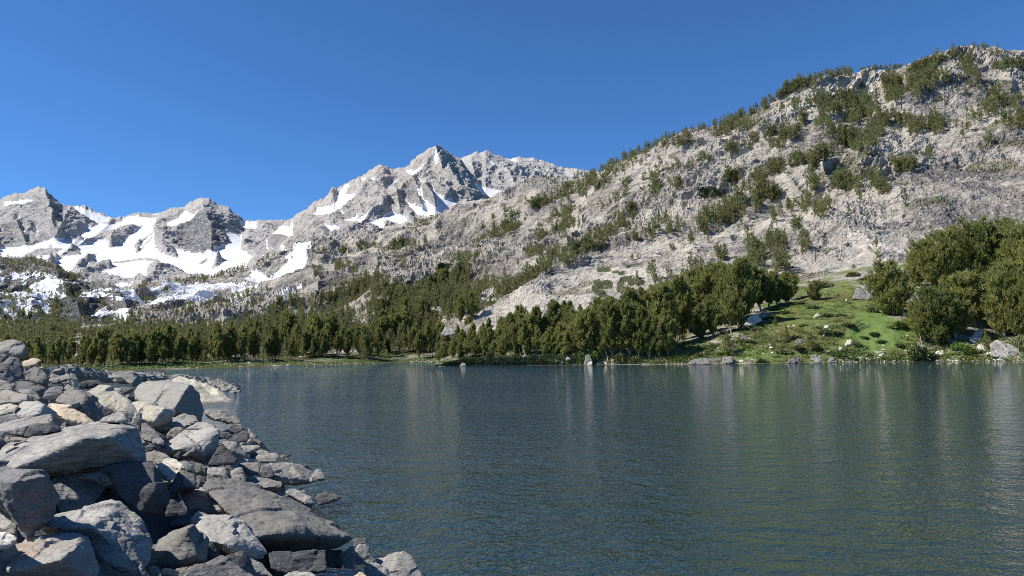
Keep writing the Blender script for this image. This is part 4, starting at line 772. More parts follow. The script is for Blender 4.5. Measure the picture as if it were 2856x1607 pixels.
# low rubble tongues where the pile meets the far water
def rubble(name, spots, mat, seed):
    rg = np.random.default_rng(seed); V = []; F = []; off = 0
    bases = []
    for i in range(8):
        q = rg.normal(size=(12, 3)); q /= np.linalg.norm(q, axis=1, keepdims=True); q *= np.array([.6, .5, .35]); v, f = hull(q); bases.append((v, f))
    for x, y, z, s in spots:
        v, f = bases[int(rg.integers(8))]; a = rg.uniform(0, 6.28); c_, s_ = math.cos(a), math.sin(a)
        w = v * s; w = np.stack([w[:, 0] * c_ - w[:, 1] * s_, w[:, 0] * s_ + w[:, 1] * c_, w[:, 2]], 1) + [x, y, z]
        V.append(w); F.append(f + off); off += len(v)
    return link(name, mesh_np(name, np.concatenate(V), np.concatenate(F), False, mat), kind='stuff')
sp = []
for x0, y0, x1, y1, n in ((565,1063,655,1092,70),(600,1068,650,1083,50),(220,1046,560,1062,220),(150,1040,420,1062,120)):
    for _ in range(n):
        t = rng.random(); x = x0 + (x1 - x0) * t; y = y0 + (y1 - y0) * t + rng.normal() * 3; d = min(float(Dtal(x, y)), float(Dwater(np.array(x), np.array(y)))); p = P(np.array(x), np.array(y), d)
        sp.append((p[0], p[1], max(p[2], -.1), rng.uniform(.25, 1.0) * (.5 + d * .012)))
rubble('shore_rubble', sp, RM['speck'], 3)
# ------------------------------------------------------------------ pines
def mat_needles(name, a, c, d):
    b = NB(name); g = b.pos('Geometry')
    n = b.noise(g, .55, 4, .65); oi = b.n('ShaderNodeObjectInfo')
    f = b.math('ADD', b.math('MULTIPLY', n, .75), b.math('MULTIPLY', b.math('SUBTRACT', oi.outputs['Random'], .5), .7))
    col = b.mix(b.rng(f, .12, .62), a, c); col = b.mix(b.rng(b.noise(g, 3.1, 2, .6), .52, .7, 0, .7), col, d)
    b.fin(col, .62, None, .25)
    tl = b.n('ShaderNodeBsdfTranslucent'); b.l(b.mix(.5, col, d), tl.inputs[0]); mx = b.n('ShaderNodeMixShader'); mx.inputs[0].default_value = .5
    b.l(b.b.outputs[0], mx.inputs[1]); b.l(tl.outputs[0], mx.inputs[2]); b.l(mx.outputs[0], b.out.inputs[0]); return b.m
M_need = mat_needles('pine_needles', (.135,.165,.050), (.270,.285,.085), (.350,.350,.125))
M_needf = mat_needles('far_pine_needles', (.135,.148,.060), (.188,.200,.082), (.255,.255,.112))
b = NB('pine_bark'); g = b.pos('Object', scale=(1, 1, .25)); M_bark = b.fin(b.mix(b.rng(b.noise(g, 9, 4, .6), .35, .65), (.13,.10,.08), (.36,.30,.24)), .9, b.bump(b.noise(g, 14, 3, .6), .02), .2)
b = NB('dead_wood'); g = b.pos('Object', scale=(1, 1, .2)); M_dead = b.fin(b.mix(b.rng(b.noise(g, 9, 4, .6), .35, .65), (.34,.27,.21), (.55,.47,.38)), .9, None, .2)
def mat_leaf(name, a, c):
    b = NB(name); g = b.pos('Geometry'); return b.fin(b.mix(b.rng(b.noise(g, 1.3, 4, .65), .35, .65), a, c), .75, None, .2)
M_shrub = mat_leaf('shrub_leaves', (.12,.135,.055), (.20,.215,.09)); M_shrub2 = mat_leaf('willow_leaves', (.10,.15,.035), (.18,.25,.06))

def tube(path, rad, seg=6):
    path = np.asarray(path, float); n = len(path); V = []; F = []
    for i in range(n):
        t = path[min(i + 1, n - 1)] - path[max(i - 1, 0)]; t /= np.linalg.norm(t) + 1e-9
        a = np.cross(t, [0.3, 1, 0.1]); a /= np.linalg.norm(a) + 1e-9; bb = np.cross(t, a)
        for k in range(seg): V.append(path[i] + rad[i] * (math.cos(6.2832 * k / seg) * a + math.sin(6.2832 * k / seg) * bb))
    for i in range(n - 1):
        for k in range(seg): F.append((i * seg + k, i * seg + (k + 1) % seg, (i + 1) * seg + (k + 1) % seg, (i + 1) * seg + k))
    return np.array(V), np.array(F)
def tree_geo(seed, H, R, nl, ntf, ntri, size, base=.12, stems=1, shape=1.0, lean=0.0, up=1.0, limbs=True, trunk_only_base=False):
    """whitebark / lodgepole pine: upswept limbs carrying upright brushes of needles"""
    rg = np.random.default_rng(seed); TV = []; TF = []; to = 0; CV = []
    for s in range(stems):
        h = H * (1 if s == 0 else rg.uniform(.65, .95)); az0 = rg.uniform(0, 6.28); ln = lean + (0 if stems == 1 else rg.uniform(.08, .24))
        dirx, diry = math.cos(az0) * ln, math.sin(az0) * ln
        def stem(z): z = np.asarray(z); return np.stack([dirx * z * (1 - .25 * z / h) + .012 * h * np.sin(z * 1.1 + seed), diry * z * (1 - .25 * z / h) + .012 * h * np.cos(z * .9 + seed), z], -1)
        zz = np.linspace(-.6, h * .96, 11); v, f = tube(stem(zz), .018 * H * (1.05 - zz.clip(0) / h) + .02, 7); TV.append(v); TF.append(f + to); to += len(v)
        n = max(6, int(nl / (1 + .55 * (stems - 1)))); u = np.sort(rg.random(n)) ** .9; z0 = h * (base + (1 - base) * u * .97)
        az = np.arange(n) * 2.4 + rg.normal(size=n) * .5
        prof = (np.where(u < .3, .62 + 1.25 * u, 1.0) * np.where(u > .3, np.sqrt(np.clip(1 - ((u - .3) / .74) ** (1.7 * shape), .03, 1)), 1))
        if shape < .65: prof = (1.02 - u) ** .95 * np.minimum(1, .5 + 3 * u) * 1.15
        gap = .36 + 1.0 * rg.random(n) ** .8; L = R * prof * gap / (1 + .3 * (stems - 1)); o = stem(z0)
        dx, dy = np.cos(az), np.sin(az); sag = rg.uniform(-.05, .25, n)
        def limb(i, t): return np.stack([o[i, 0] + dx[i] * L[i] * t, o[i, 1] + dy[i] * L[i] * t, o[i, 2] + L[i] * up * (sag[i] * t + .55 * t * t)], -1)
        if limbs:
            for i in range(0, n, 2):
                tt = np.linspace(0, .9, 4); v, f = tube(limb(i, tt), .007 * H * (1 - tt) * (1.1 - u[i]) + .012, 4); TV.append(v); TF.append(f + to); to += len(v)
        k = max(2, int(ntf)); ii = np.repeat(np.arange(n), k); tt = rg.random(n * k) ** .62 * .86 + .16
        c = limb(ii, tt) + rg.normal(size=(n * k, 3)) * (L[ii] * .11 + .06)[:, None] * [1, 1, .7]
        ax = np.stack([dx[ii] * .32, dy[ii] * .32, np.full(n * k, .95)], -1) + rg.normal(size=(n * k, 3)) * .20; ax /= np.linalg.norm(ax, axis=1, keepdims=True)
        sz = size * rg.uniform(.65, 1.3, n * k) * ((1.15 - .65 * u[ii]) if shape < .65 else 1)
        jj = np.repeat(np.arange(n * k), ntri); d = ax[jj] * .95 + rg.normal(size=(len(jj), 3)) * .36; d /= np.linalg.norm(d, axis=1, keepdims=True)
        side = np.cross(d, rg.normal(size=d.shape)); side /= np.linalg.norm(side, axis=1, keepdims=True) + 1e-9
        st = c[jj] + ax[jj] * (sz[jj] * rg.uniform(-.3, .5, len(jj)))[:, None]; w = (sz[jj] * .095)[:, None]; tip = st + d * sz[jj][:, None] * .8
        CV.append(np.stack([st - side * w, st + side * w, tip + side * w * .35, tip - side * w * .35], 1).reshape(-1, 3))
    cv = np.concatenate(CV); return (np.concatenate(TV), np.concatenate(TF)), (cv, np.arange(len(cv)).reshape(-1, 4))
def variants(specs, mat):
    out = []
    for sp_ in specs:
        (tv, tf), (cv, cf_) = tree_geo(**sp_); H = sp_['H']
        out.append((mesh_np('trunk', tv / H, tf, True, M_bark), mesh_np('crown', cv / H, cf_, False, mat)))
    return out
NEAR = variants([dict(seed=s, H=12, R=r, nl=n, ntf=20, ntri=7, size=.98, base=bs, stems=st, shape=shp) for s, r, n, bs, st, shp in
    ((1, 3.2, 84, .14, 2, .9), (2, 3.4, 80, .18, 1, .6), (3, 3.4, 90, .10, 3, 1.0), (4, 3.0, 74, .22, 1, .5), (5, 3.0, 84, .16, 2, .7), (6, 2.8, 70, .14, 1, .55), (7, 3.7, 96, .18, 3, 1.1))], M_need)
ROUND = variants([dict(seed=s, H=12, R=r, nl=88, ntf=20, ntri=7, size=.85, base=.05, stems=st, shape=1.6) for s, r, st in ((21, 5.2, 3), (22, 4.6, 2), (23, 6.0, 4))], M_need)
CONE = variants([dict(seed=s, H=12, R=r, nl=70, ntf=14, ntri=6, size=.75, base=.03, stems=1, shape=.45, up=.6) for s, r in ((31, 3.0), (32, 2.6))], M_need)
MID = variants([dict(seed=s, H=12, R=r, nl=46, ntf=12, ntri=5, size=.95, base=bs, stems=st, shape=shp) for s, r, bs, st, shp in
    ((41, 2.2, .18, 1, .5), (42, 1.9, .24, 1, .42), (43, 2.3, .12, 2, .9), (44, 1.6, .16, 1, .4), (45, 2.4, .26, 1, .55), (46, 2.9, .1, 2, 1.2))], M_needf)
TR_N = [0]
def tree(pos, H, var, label, group, wide=1.0, name='pine_tree', rz=None):
    rg = random.Random(TR_N[0] * 7 + 3); TR_N[0] += 1
    root = bpy.data.objects.new(name, None); COL.objects.link(root); root.location = [float(q) for q in pos]; root.scale = (H * wide, H * wide, H)
    root.rotation_euler = (rg.gauss(0, .03), rg.gauss(0, .03), rg.uniform(0, 6.28) if rz is None else rz); root.empty_display_size = .1
    root['label'] = label; root['category'] = 'tree'; root['group'] = group
    link('trunk', var[0], parent=root); link('crown', var[1], parent=root); return root
ORD = 'first second third fourth fifth sixth seventh eighth ninth tenth eleventh twelfth thirteenth fourteenth fifteenth sixteenth seventeenth eighteenth nineteenth twentieth'.split()
def ordn(i):
    i = min(i, 87)
    if i < 20: return ORD[i]
    t_ = (i + 1) // 10 - 2; return ['twentieth', 'thirtieth', 'fortieth', 'fiftieth', 'sixtieth', 'seventieth', 'eightieth'][t_] if (i + 1) % 10 == 0 else ['twenty', 'thirty', 'forty', 'fifty', 'sixty', 'seventy', 'eighty'][t_] + '-' + ORD[(i + 1) % 10 - 1]
def put(surfn, x, ybase, ytop, var, label, group, wide=1.0, **k):
    """stand a tree on a terrain at the measured foot, as tall as measured"""
    p, d, _ = surf_pt(surfn, x, ybase); h = abs(ybase - ytop) / FPX * d * 1.0
    return tree((p[0], p[1], p[2] - .15), h, var, label, group, wide, **k)
rg = random.Random(11)
# --- grove on the point: front row, then the rows behind, tops following the measured outline
prof = tr('R7', [(50,960),(110,870),(200,800),(300,755),(400,735),(500,690),(600,640),(700,640),(800,570),(900,548),(1000,585),(1060,640),(1120,570),(1200,512),(1400,500),(1450,480),(1520,520),(1600,560),(1650,480),(1800,440),(1900,425),(2000,370),(2200,352),(2260,400),(2300,290),(2400,252),(2500,300),(2560,380)])
def ptop(x): return float(np.interp(x, prof[:, 0], prof[:, 1]))
G1 = 'pines of the grove on the point'
k = 0
for X in (75, 130, 215, 290, 370, 450, 540, 620, 700, 790, 870, 960, 1050, 1140, 1230, 1330, 1420, 1500, 1600, 1700, 1790, 1880, 1960, 2060, 2160, 2260, 2340):
    x = 1200 + X / 3.538; yb = 700 + (1098 - .010 * X + rg.uniform(-30, 0)) / 3.538; tp = ptop(x)
    yt = yb - (yb - tp) * rg.uniform(.45, .85)
    sz = 'low broad' if yb - yt < 62 else 'tall'
    put('meadow_shore', x, yb, yt, rg.choice(NEAR), f'{ordn(k)} pine along the waterline from the tip of the point', G1, rg.uniform(.72, 1.05)); k += 1
k = 0
for X in np.linspace(150, 2540, 28):
    x = 1200 + X / 3.538 + rg.uniform(-6, 6); tp = ptop(x) + rg.uniform(-5, 9); yb = 700 + (1040 - .02 * X) / 3.538 - 6 - rg.uniform(0, 18)
    if yb - tp > 125: yb -= 38
    put('meadow_shore', x, yb, tp, rg.choice(NEAR), f'{ordn(k)} pine of the back row of the grove counted from the tip', G1, rg.uniform(.72, 1.0)); k += 1
# --- left flank of the meadow
prof2 = tr('R8', [(0,520),(60,495),(150,545),(240,430),(330,410),(450,420),(600,372),(700,420),(760,470),(850,470),(905,485),(940,600)])
k = 0; G2 = 'pines on the left flank of the meadow'
for X, Y, top in ((20,1000,560),(90,960,520),(170,900,560),(250,880,440),(330,860,415),(420,850,430),(520,860,400),(560,800,385),(600,760,372),(680,740,420),(740,720,470),(800,700,480),(860,690,470),(905,665,485),(110,900,640),(240,960,700),(340,930,640),(470,900,560),(30,860,500),(160,760,545),(300,720,430),(430,700,420)):
    x, y = 1856 + X / 2.576, 580 + Y / 2.576
    put('meadow_shore', x, y, 580 + top / 2.576, rg.choice(NEAR), f'{ordn(k)} pine in the cluster on the left flank of the meadow', G2, rg.uniform(.75, 1.05)); k += 1
put('meadow_shore', *tr('R8', [(452,1062)])[0], 580 + 880 / 2.576, CONE[0], 'young dense cone shaped pine near the water at the left foot of the meadow', 'young pines on the meadow', 1.1)
put('meadow_shore', *tr('R8', [(545,880)])[0], 580 + 720 / 2.576, CONE[1], 'bright young pine under the dark cluster on the left of the meadow', 'young pines on the meadow', 1.2)
for X, Y, top, lb in ((872,965,840,'small thin pine standing in the middle of the meadow brush'), (1045,1026,890,'small dark pine low on the meadow above the grey shore boulders'), (790,850,765,'slim sapling high on the left side of the meadow'), (120,950,790,'pale young pine at the shadowed left edge of the meadow'), (2310,1020,860,'slim young pine beside the white shore slab at the right')):
    put('meadow_shore', 1856 + X / 2.576, 580 + Y / 2.576, 580 + top / 2.576, CONE[TR_N[0] % 2], lb, 'young pines on the meadow', 1.0)
put('meadow_shore', *tr('R8', [(1070,662)])[0], 580 + 528 / 2.576, ROUND[1], 'lone rounded bushy pine at the top left of the meadow', 'bushy pines round the meadow', 1.15)
put('hillside', *tr('R8', [(1362,462)])[0], 580 + 395 / 2.576, CONE[0], 'small lone pine on the ledge above the pale boulder at the top of the meadow', 'young pines on the meadow', 1.1)
# --- big pines at the right end
G3 = 'big pines at the right end of the shore'
for X, Y, top, v, w, lb in ((1640,775,400,ROUND[0],1.25,'huge rounded pine with dark shade beneath at the right edge of the green meadow'), (1560,700,430,ROUND[1],.9,'rounded pine at the left front of the right hand clump beside the split pale boulder'), (1960,590,180,ROUND[2],.92,'broad dark pine rising behind the huge rounded pine'), (1800,560,270,ROUND[0],.9,'sloping pine between the broad dark pine and the huge rounded pine'),
        (2090,520,150,NEAR[4],1.2,'upper pine right of the broad dark pine'), (2260,560,115,ROUND[1],.9,'tall dense pine at the top of the right hand clump'), (2350,560,120,NEAR[2],1.2,'pine with a thin top right of the tall dense pine'), (2460,560,105,ROUND[0],.75,'yellow green pine near the top right corner of the clump'), (2560,600,120,ROUND[2],.8,'cut off pine at the right edge of the photo high in the clump'),
        (1960,990,590,ROUND[1],1.0,'spreading pine with a forked pale trunk close to the water at the right'), (1860,960,690,NEAR[6],1.3,'loose olive pine left of the forked pale trunk'), (2080,940,620,NEAR[0],1.3,'pine with dead twigs right of the forked pale trunk'), (2150,830,540,NEAR[4],1.35,'light green pine in the middle of the right hand clump'), (2230,860,470,NEAR[2],1.35,'tall open pine with a thin bare trunk at the right'),
        (2430,920,430,ROUND[0],.85,'large pine with a dark straight trunk near the right edge'), (2540,940,470,ROUND[2],.75,'large pine cut off by the right edge of the photo'), (2340,800,470,NEAR[6],1.2,'feathery pine left of the dark straight trunk'), (2060,700,500,NEAR[0],1.2,'pine filling the gap under the broad dark pine')):
    put('meadow_shore', 1856 + X / 2.576, 580 + Y / 2.576, 580 + top / 2.576, v, lb, G3, w)
for X, Y, top in ((2680,600,130),(2760,700,180),(2900,640,150),(2700,960,500),(2850,950,420),(3050,800,300)):
    put('meadow_shore', 1856 + X / 2.576, 580 + Y / 2.576, 580 + top / 2.576, rg.choice(ROUND), f'pine beyond the right edge of the photo, {ordn((X * 7 + Y) % 19)} of its clump', G3, .9)

# --- tree strokes on the slopes: (window, points, half width px, count, height px)
ST = [
 ('S1', [(670,905),(900,800),(1050,740),(1200,690),(1400,612),(1550,560),(1700,495),(1758,470)], 8, 120, 16), ('S1', [(700,950),(850,880),(960,830)], 22, 26, 17), ('S1', [(1150,740),(1300,690)], 18, 20, 20),
 ('S1', [(320,1110),(480,1040),(650,960),(740,960)], 26, 90, 19), ('S1', [(180,1150),(300,1125)], 12, 18, 18), ('S1', [(1000,1040),(1080,1010)], 14, 10, 22), ('S1', [(1150,990),(1230,1000)], 12, 8, 20), ('S1', [(760,1100),(810,1090)], 12, 6, 18), ('S1', [(660,1130),(740,1130)], 8, 5, 14),
 ('S1', [(500,1440),(640,1370),(740,1310),(830,1250),(900,1160)], 17, 85, 22), ('S1', [(860,1350),(1000,1340),(1060,1260),(1110,1220)], 16, 26, 22), ('S1', [(1100,1310),(1250,1250)], 12, 14, 18), ('S1', [(1300,1240),(1400,1200),(1450,1150)], 14, 16, 24),
 ('S1', [(1430,1210),(1520,1230),(1570,1200),(1600,1100)], 28, 34, 30), ('S1', [(1680,1130),(1740,1050),(1700,950)], 22, 24, 32), ('S1', [(1500,1040),(1560,960),(1600,980)], 18, 12, 30), ('S1', [(1255,1365),(1258,1368)], 2, 1, 30), ('S1', [(1340,1310),(1360,1330)], 8, 5, 22),
 ('S1', [(380,1250),(470,1190),(450,1270)], 20, 26, 19), ('S1', [(240,1370),(280,1320)], 16, 10, 20), ('S1', [(0,1300),(80,1310)], 18, 18, 19), ('S1', [(330,1340),(430,1340)], 14, 8, 18), ('S1', [(20,1190),(130,1230)], 14, 8, 15),
 ('S1', [(1040,880),(1160,900),(1280,880)], 16, 18, 17), ('S1', [(930,990),(1100,930)], 18, 12, 17), ('S1', [(860,930),(850,1080)], 12, 8, 18), ('S1', [(1420,650),(1560,620),(1740,600)], 16, 44, 20), ('S1', [(1560,780),(1640,750),(1740,700)], 18, 26, 22), ('S1', [(1380,840),(1450,830)], 10, 8, 18), ('S1', [(1060,1150),(1140,1140)], 5, 5, 9),
 ('S2', [(0,465),(120,395),(240,330),(370,288),(450,262),(590,252)], 8, 80, 17), ('S2', [(160,360),(350,310)], 14, 34, 20), ('S2', [(650,238),(760,215),(940,208)], 3, 34, 11), ('S2', [(980,225),(1080,200),(1150,175),(1200,160),(1300,112)], 8, 44, 18), ('S2', [(1320,95),(1400,78),(1520,66)], 3, 22, 10), ('S2', [(1580,70),(1582,70)], 1, 1, 8),
 ('S2', [(830,350),(880,300)], 16, 14, 32), ('S2', [(900,410),(980,350),(1080,290),(1160,220)], 24, 60, 27), ('S2', [(1180,290),(1230,300)], 14, 14, 24), ('S2', [(1340,170),(1400,240),(1420,270)], 18, 26, 20), ('S2', [(1500,130),(1570,120)], 10, 10, 16), ('S2', [(1540,210),(1640,200),(1750,180)], 12, 44, 16),
 ('S2', [(390,620),(410,550),(490,470),(600,440),(740,440)], 22, 54, 30), ('S2', [(560,560),(660,530),(760,560),(840,560)], 20, 34, 30), ('S2', [(470,660),(560,700),(640,750),(740,690),(800,640)], 22, 40, 32), ('S2', [(820,420),(940,410)], 14, 16, 24),
 ('S2', [(890,540),(960,590),(1040,630)], 22, 20, 38), ('S2', [(1080,620),(1200,610)], 14, 12, 32), ('S2', [(200,460),(240,470)], 14, 8, 20), ('S2', [(320,450),(430,400)], 14, 16, 20), ('S2', [(280,570),(282,572)], 10, 5, 30), ('S2', [(110,490),(140,500)], 9, 5, 18), ('S2', [(500,370),(720,360)], 14, 8, 12),
 ('S2', [(40,660),(170,670),(260,640)], 18, 26, 25), ('S2', [(50,730),(150,740)], 12, 10, 20), ('S2', [(160,850),(260,830),(320,850),(480,790)], 18, 34, 30), ('S2', [(30,920),(110,870)], 16, 14, 28),
 ('S2', [(1340,620),(1420,540),(1560,450),(1750,430)], 24, 30, 40), ('S2', [(1600,570),(1750,560)], 24, 14, 50), ('S2', [(1480,730),(1560,660)], 8, 5, 40), ('S2', [(1360,395),(1362,396)], 3, 2, 15), ('S2', [(1160,435),(1190,430)], 4, 3, 18), ('S2', [(1420,340),(1440,350)], 5, 3, 12),
 ('S2', [(1080,800),(1180,760)], 8, 5, 40), ('S2', [(900,890),(1030,870)], 14, 12, 32), ('S2', [(690,960),(850,1020)], 18, 16, 42), ('S2', [(490,980),(620,990)], 16, 14, 45), ('S2', [(955,1105),(956,1106)], 1, 1, 52), ('S2', [(650,1085),(652,1086)], 3, 2, 34), ('S2', [(575,1180),(577,1180)], 2, 1, 36),
 ('S2', [(330,1040),(350,960)], 18, 12, 40), ('S2', [(110,1180),(220,1130),(400,1180),(440,1120)], 20, 26, 42), ('S2', [(50,1070),(110,1070)], 12, 7, 42), ('S2', [(60,1220),(70,1240)], 10, 4, 34), ('S2', [(205,1270),(250,1300)], 6, 4, 26), ('S2', [(240,1420),(290,1400)], 10, 4, 34), ('S2', [(30,1400),(130,1420)], 20, 10, 46),
 ('R8', [(600,260),(650,330),(560,380)], 26, 18, 60), ('R8', [(720,210),(830,250)], 16, 10, 48), ('R8', [(920,150),(930,160)], 4, 2, 34), ('R8', [(1010,290),(960,310)], 5, 3, 36), ('R8', [(770,420),(860,410)], 18, 8, 50), ('R8', [(165,230),(175,232)], 4, 2, 32), ('R8', [(355,330),(450,350)], 12, 5, 40), ('R8', [(140,470),(260,430)], 14, 6, 45), ('R8', [(240,130),(260,160)], 8, 4, 30),
 ('E3', [(0,960),(120,880),(260,810),(420,740),(600,690)], 14, 64, 26), ('E3', [(300,700),(480,640),(620,620),(700,580),(800,560)], 14, 40, 26), ('E3', [(1020,690),(1100,680)], 4, 3, 14), ('E3', [(1320,620),(1360,600)], 6, 4, 18), ('E3', [(1150,790),(1200,760)], 6, 4, 20), ('E3', [(1490,530),(1495,535)], 3, 2, 28), ('E3', [(1700,660),(1710,665)], 3, 2, 26),
 ('R5', [(1450,1010),(1560,950),(1640,900)], 16, 44, 24), ('R5', [(1180,1110),(1300,1070),(1430,1030)], 12, 40, 20), ('R5', [(870,1130),(1010,1120),(1100,1090)], 16, 46, 24), ('R5', [(780,1080),(860,1060)], 14, 20, 22), ('R5', [(1480,1140),(1620,1100),(1740,1050)], 16, 40, 26), ('R5', [(1760,1120),(1860,1110)], 14, 18, 30), ('R5', [(1070,1170),(1400,1130)], 10, 30, 18),
 ('R5', [(930,830),(1100,780),(1190,810)], 18, 50, 15), ('R5', [(770,800),(900,780)], 10, 26, 12), ('R5', [(600,960),(700,930)], 12, 20, 18), ('R5', [(740,960),(780,970)], 10, 8, 22), ('R5', [(1000,900),(1200,920)], 18, 22, 16), ('R5', [(440,980),(520,990)], 10, 12, 16), ('R5', [(630,820),(720,830)], 10, 16, 12), ('R5', [(480,840),(560,830)], 8, 10, 11), ('R5', [(1250,750),(1260,790)], 8, 6, 17), ('R5', [(1500,880),(1560,860)], 10, 12, 24),
 ('R5', [(1640,760),(1740,700),(1800,650),(1860,660)], 16, 46, 18), ('R5', [(1880,640),(1920,690)], 10, 10, 16), ('R5', [(1660,640),(1670,660)], 6, 4, 12), ('R5', [(1740,580),(1760,600)], 4, 3, 12), ('R5', [(1840,560),(1930,560)], 6, 8, 9), ('R5', [(2040,500),(2130,490)], 8, 16, 14), ('R5', [(2130,580),(2270,540)], 14, 16, 15), ('R5', [(2000,860),(2060,800)], 14, 14, 20), ('R5', [(2140,670),(2260,640)], 18, 24, 18),
 ('R5', [(1190,640),(1280,620),(1390,580)], 4, 22, 13), ('R5', [(1140,660),(1190,665)], 5, 7, 12), ('R5', [(2120,310),(2210,298)], 2, 12, 7), ('R5', [(1900,378),(2080,330)], 3, 26, 7), ('R5', [(790,880),(840,870)], 4, 5, 20), ('R5', [(850,1000),(940,1000)], 10, 6, 16),
 ('R5', [(50,1110),(110,1100)], 3, 5, 14), ('E1', [(1500,232),(1700,215),(1860,165),(1960,140)], 8, 70, 10), ('E1', [(1340,240),(1480,250)], 6, 22, 9), ('E1', [(1100,310),(1160,270)], 6, 14, 10), ('E1', [(1120,390),(1240,410)], 8, 20, 11), ('E1', [(1840,400),(1960,370),(2050,330)], 12, 30, 14), ('E1', [(2060,90),(2240,40)], 14, 18, 11), ('E1', [(1360,400),(1420,390)], 6, 8, 12), ('E1', [(1300,330),(1340,300)], 8, 10, 11), ('E1', [(1400,470),(1800,430)], 14, 24, 12),
]
STH = [('hills', 'E1', [(0,75),(120,90),(260,80),(380,110)], 12, 130, 10), ('hills', 'E1', [(380,120),(520,180),(640,220)], 10, 70, 11), ('hills', 'E1', [(20,140),(400,200)], 16, 40, 12), ('hills', 'E1', [(480,240),(600,370),(650,430)], 14, 60, 14), ('hills', 'E1', [(420,380),(470,500)], 16, 46, 18), ('hills', 'E1', [(40,380),(240,400)], 18, 34, 16), ('hills', 'E1', [(0,480),(420,540)], 14, 60, 20), ('hills', 'E1', [(170,300),(260,330)], 12, 12, 14), ('hills', 'E1', [(700,250),(1050,330)], 20, 30, 9), ('hills', 'E1', [(760,330),(860,460)], 14, 24, 11)]
rg2 = np.random.default_rng(77); CAND = []
def add(sn, x, y, h, zone):
    p, d, yy = surf_pt(sn, x, y)
    if abs(yy - y) > 6: return
    CAND.append((h * (1 if d < 3000 else 1), p, h / FPX * d, zone, d, x, y))
def strokes(sn, k, pts, w, n, h, zone):
    a = tr(k, pts); seg = np.linalg.norm(np.diff(a, axis=0), axis=1); cum = np.concatenate([[0], np.cumsum(seg)]) + 1e-6
    for _ in range(n):
        t = rg2.random() * cum[-1]; i = min(len(seg) - 1, int(np.searchsorted(cum, t) - 1)); q = a[i] + (a[i + 1] - a[i]) * ((t - cum[i]) / (seg[i] + 1e-6))
        add(sn, q[0] + rg2.normal() * w * .5, q[1] + rg2.normal() * w * .5 + h * .35, h * ((1.4 if h < 36 else 1.0) if zone == 'slope' else 1.1) * rg2.uniform(.6, 1.2), zone)
for s in ST: strokes('hillside', s[0], s[1], s[2], int(s[3] * (1.45 if s[3] > 6 else 1)), s[4], 'slope')
for s in STH: strokes(*s, 'knoll')
# scattered singles all over the slope
for _ in range(420):
    x = rg2.uniform(700, 2856); y = rg2.uniform(200, 880); p, d, yy = surf_pt('hillside', x, y)
    if abs(yy - y) > 4 or (x > 2450 and y > 420): continue
    if vnoise(np.array([p / 60.0]), 5)[0] > 0: add('hillside', x, y, (8.5 if x < 1500 else 9.5) / d * FPX * rg2.uniform(.4, 1.0) * .9, 'slope')
# forest beyond the lake
top6 = [(-900,880),(0,868),(70,895),(200,892),(330,880),(420,872),(520,868),(600,855),(700,838),(850,850),(900,838),(950,800),(1000,785),(1080,780),(1130,800),(1200,800),(1290,800),(1330,860),(1450,900)]
sh_x = [a for a, b_, c in far_sh]; sh_y = [b_ for a, b_, c in far_sh]
for _ in range(9000):
    x = rg2.uniform(-420, 1330); t = .02 + .98 * rg2.random() ** 1.1 + .05 * abs(rg2.normal()) * (x < 1000)
    yb = np.interp(x, sh_x, sh_y) - (5 if x > 1000 else 9); yt = np.interp(x, [q[0] for q in top6], [q[1] for q in top6]) + 12; y = yb * (1 - t) + yt * t
    p, d, yy = surf_pt('forest_floor', x, y)
    if vnoise(np.array([p / [26, 40, 30]]), 9)[0] * .8 + vnoise(np.array([p / 11.0]), 10)[0] * .4 > .42 - .3 * (1 - t) * (x < 420) * (x > 200): continue
    if abs(yy - y) > 8: p, d, yy = surf_pt('hillside', x, y)
    if abs(yy - y) > 8: continue
    if vnoise(np.array([p / [15, 15, 30]]), 19)[0] > .35 and t < .5: continue
    if t < .16 + .12 * vnoise(np.array([p / 18.0]), 21)[0] and rg2.random() < .35: continue
    CAND.append((0, p, (.72 + .5 * rg2.random() ** .7 + .25 * vnoise(np.array([p / 12.0]), 22)[0]) * (6.2 + 2.8 * min(1, max(0, (x - 100) / 700))) * (.9 if t < .13 else .84) * rg2.uniform(.55, 1.3) * (1.15 if x > 1050 else 1), 'forest', d, x, y))
# lower skirts of the hillside wood between forest and the ledges
for _ in range(650):
    x = rg2.uniform(930, 1330); y = rg2.uniform(790, 905); 
    if y < 905 - (x - 930) * .30 - 10 and x < 1250: continue
    p, d, yy = surf_pt('hillside', x, y)
    if abs(yy - y) < 6 and vnoise(np.array([p / 22.0]), 12)[0] < .2: CAND.append((0, p, rg2.uniform(7, 11), 'forest', d, x, y))
CAND = [c for c in CAND if c[2] > .6]
CAND.sort(key=lambda c: -(c[2] / c[4]) * (1 if -20 < c[5] < 2880 else .01))
nown = 298 - TR_N[0]; own, rest = CAND[:nown], CAND[nown:]
def where(c):
    x, y, z = c[5], c[6], c[3]
    if z == 'knoll': return 'on the snowy knoll at the far left'
    if z == 'forest':
        s = ('at the far left', 'left of the grassy bay', 'behind the grassy bay', 'right of the grassy bay', 'under the snowy bench', 'in the middle', 'just right of the middle', 'towards the point', 'close to the point')[int(np.clip(np.searchsorted([140, 280, 430, 560, 680, 800, 920, 1060], x), 0, 8))]
        return f'in the forest beyond the lake {s}'
    s = 'below the skyline' if y < 240 else 'left of the grey scree' if y < 330 else 'beside the grey scree' if x > 2400 else 'above the left flank of the meadow' if y > 600 and x > 1900 else 'high in the middle gully' if y < 520 else 'on the pale middle ledges' if x > 1700 else 'over the pale slab'
    return f'on the rocky slope {s}'
own.sort(key=lambda c: (c[3], where(c), c[5])); cnt = {}
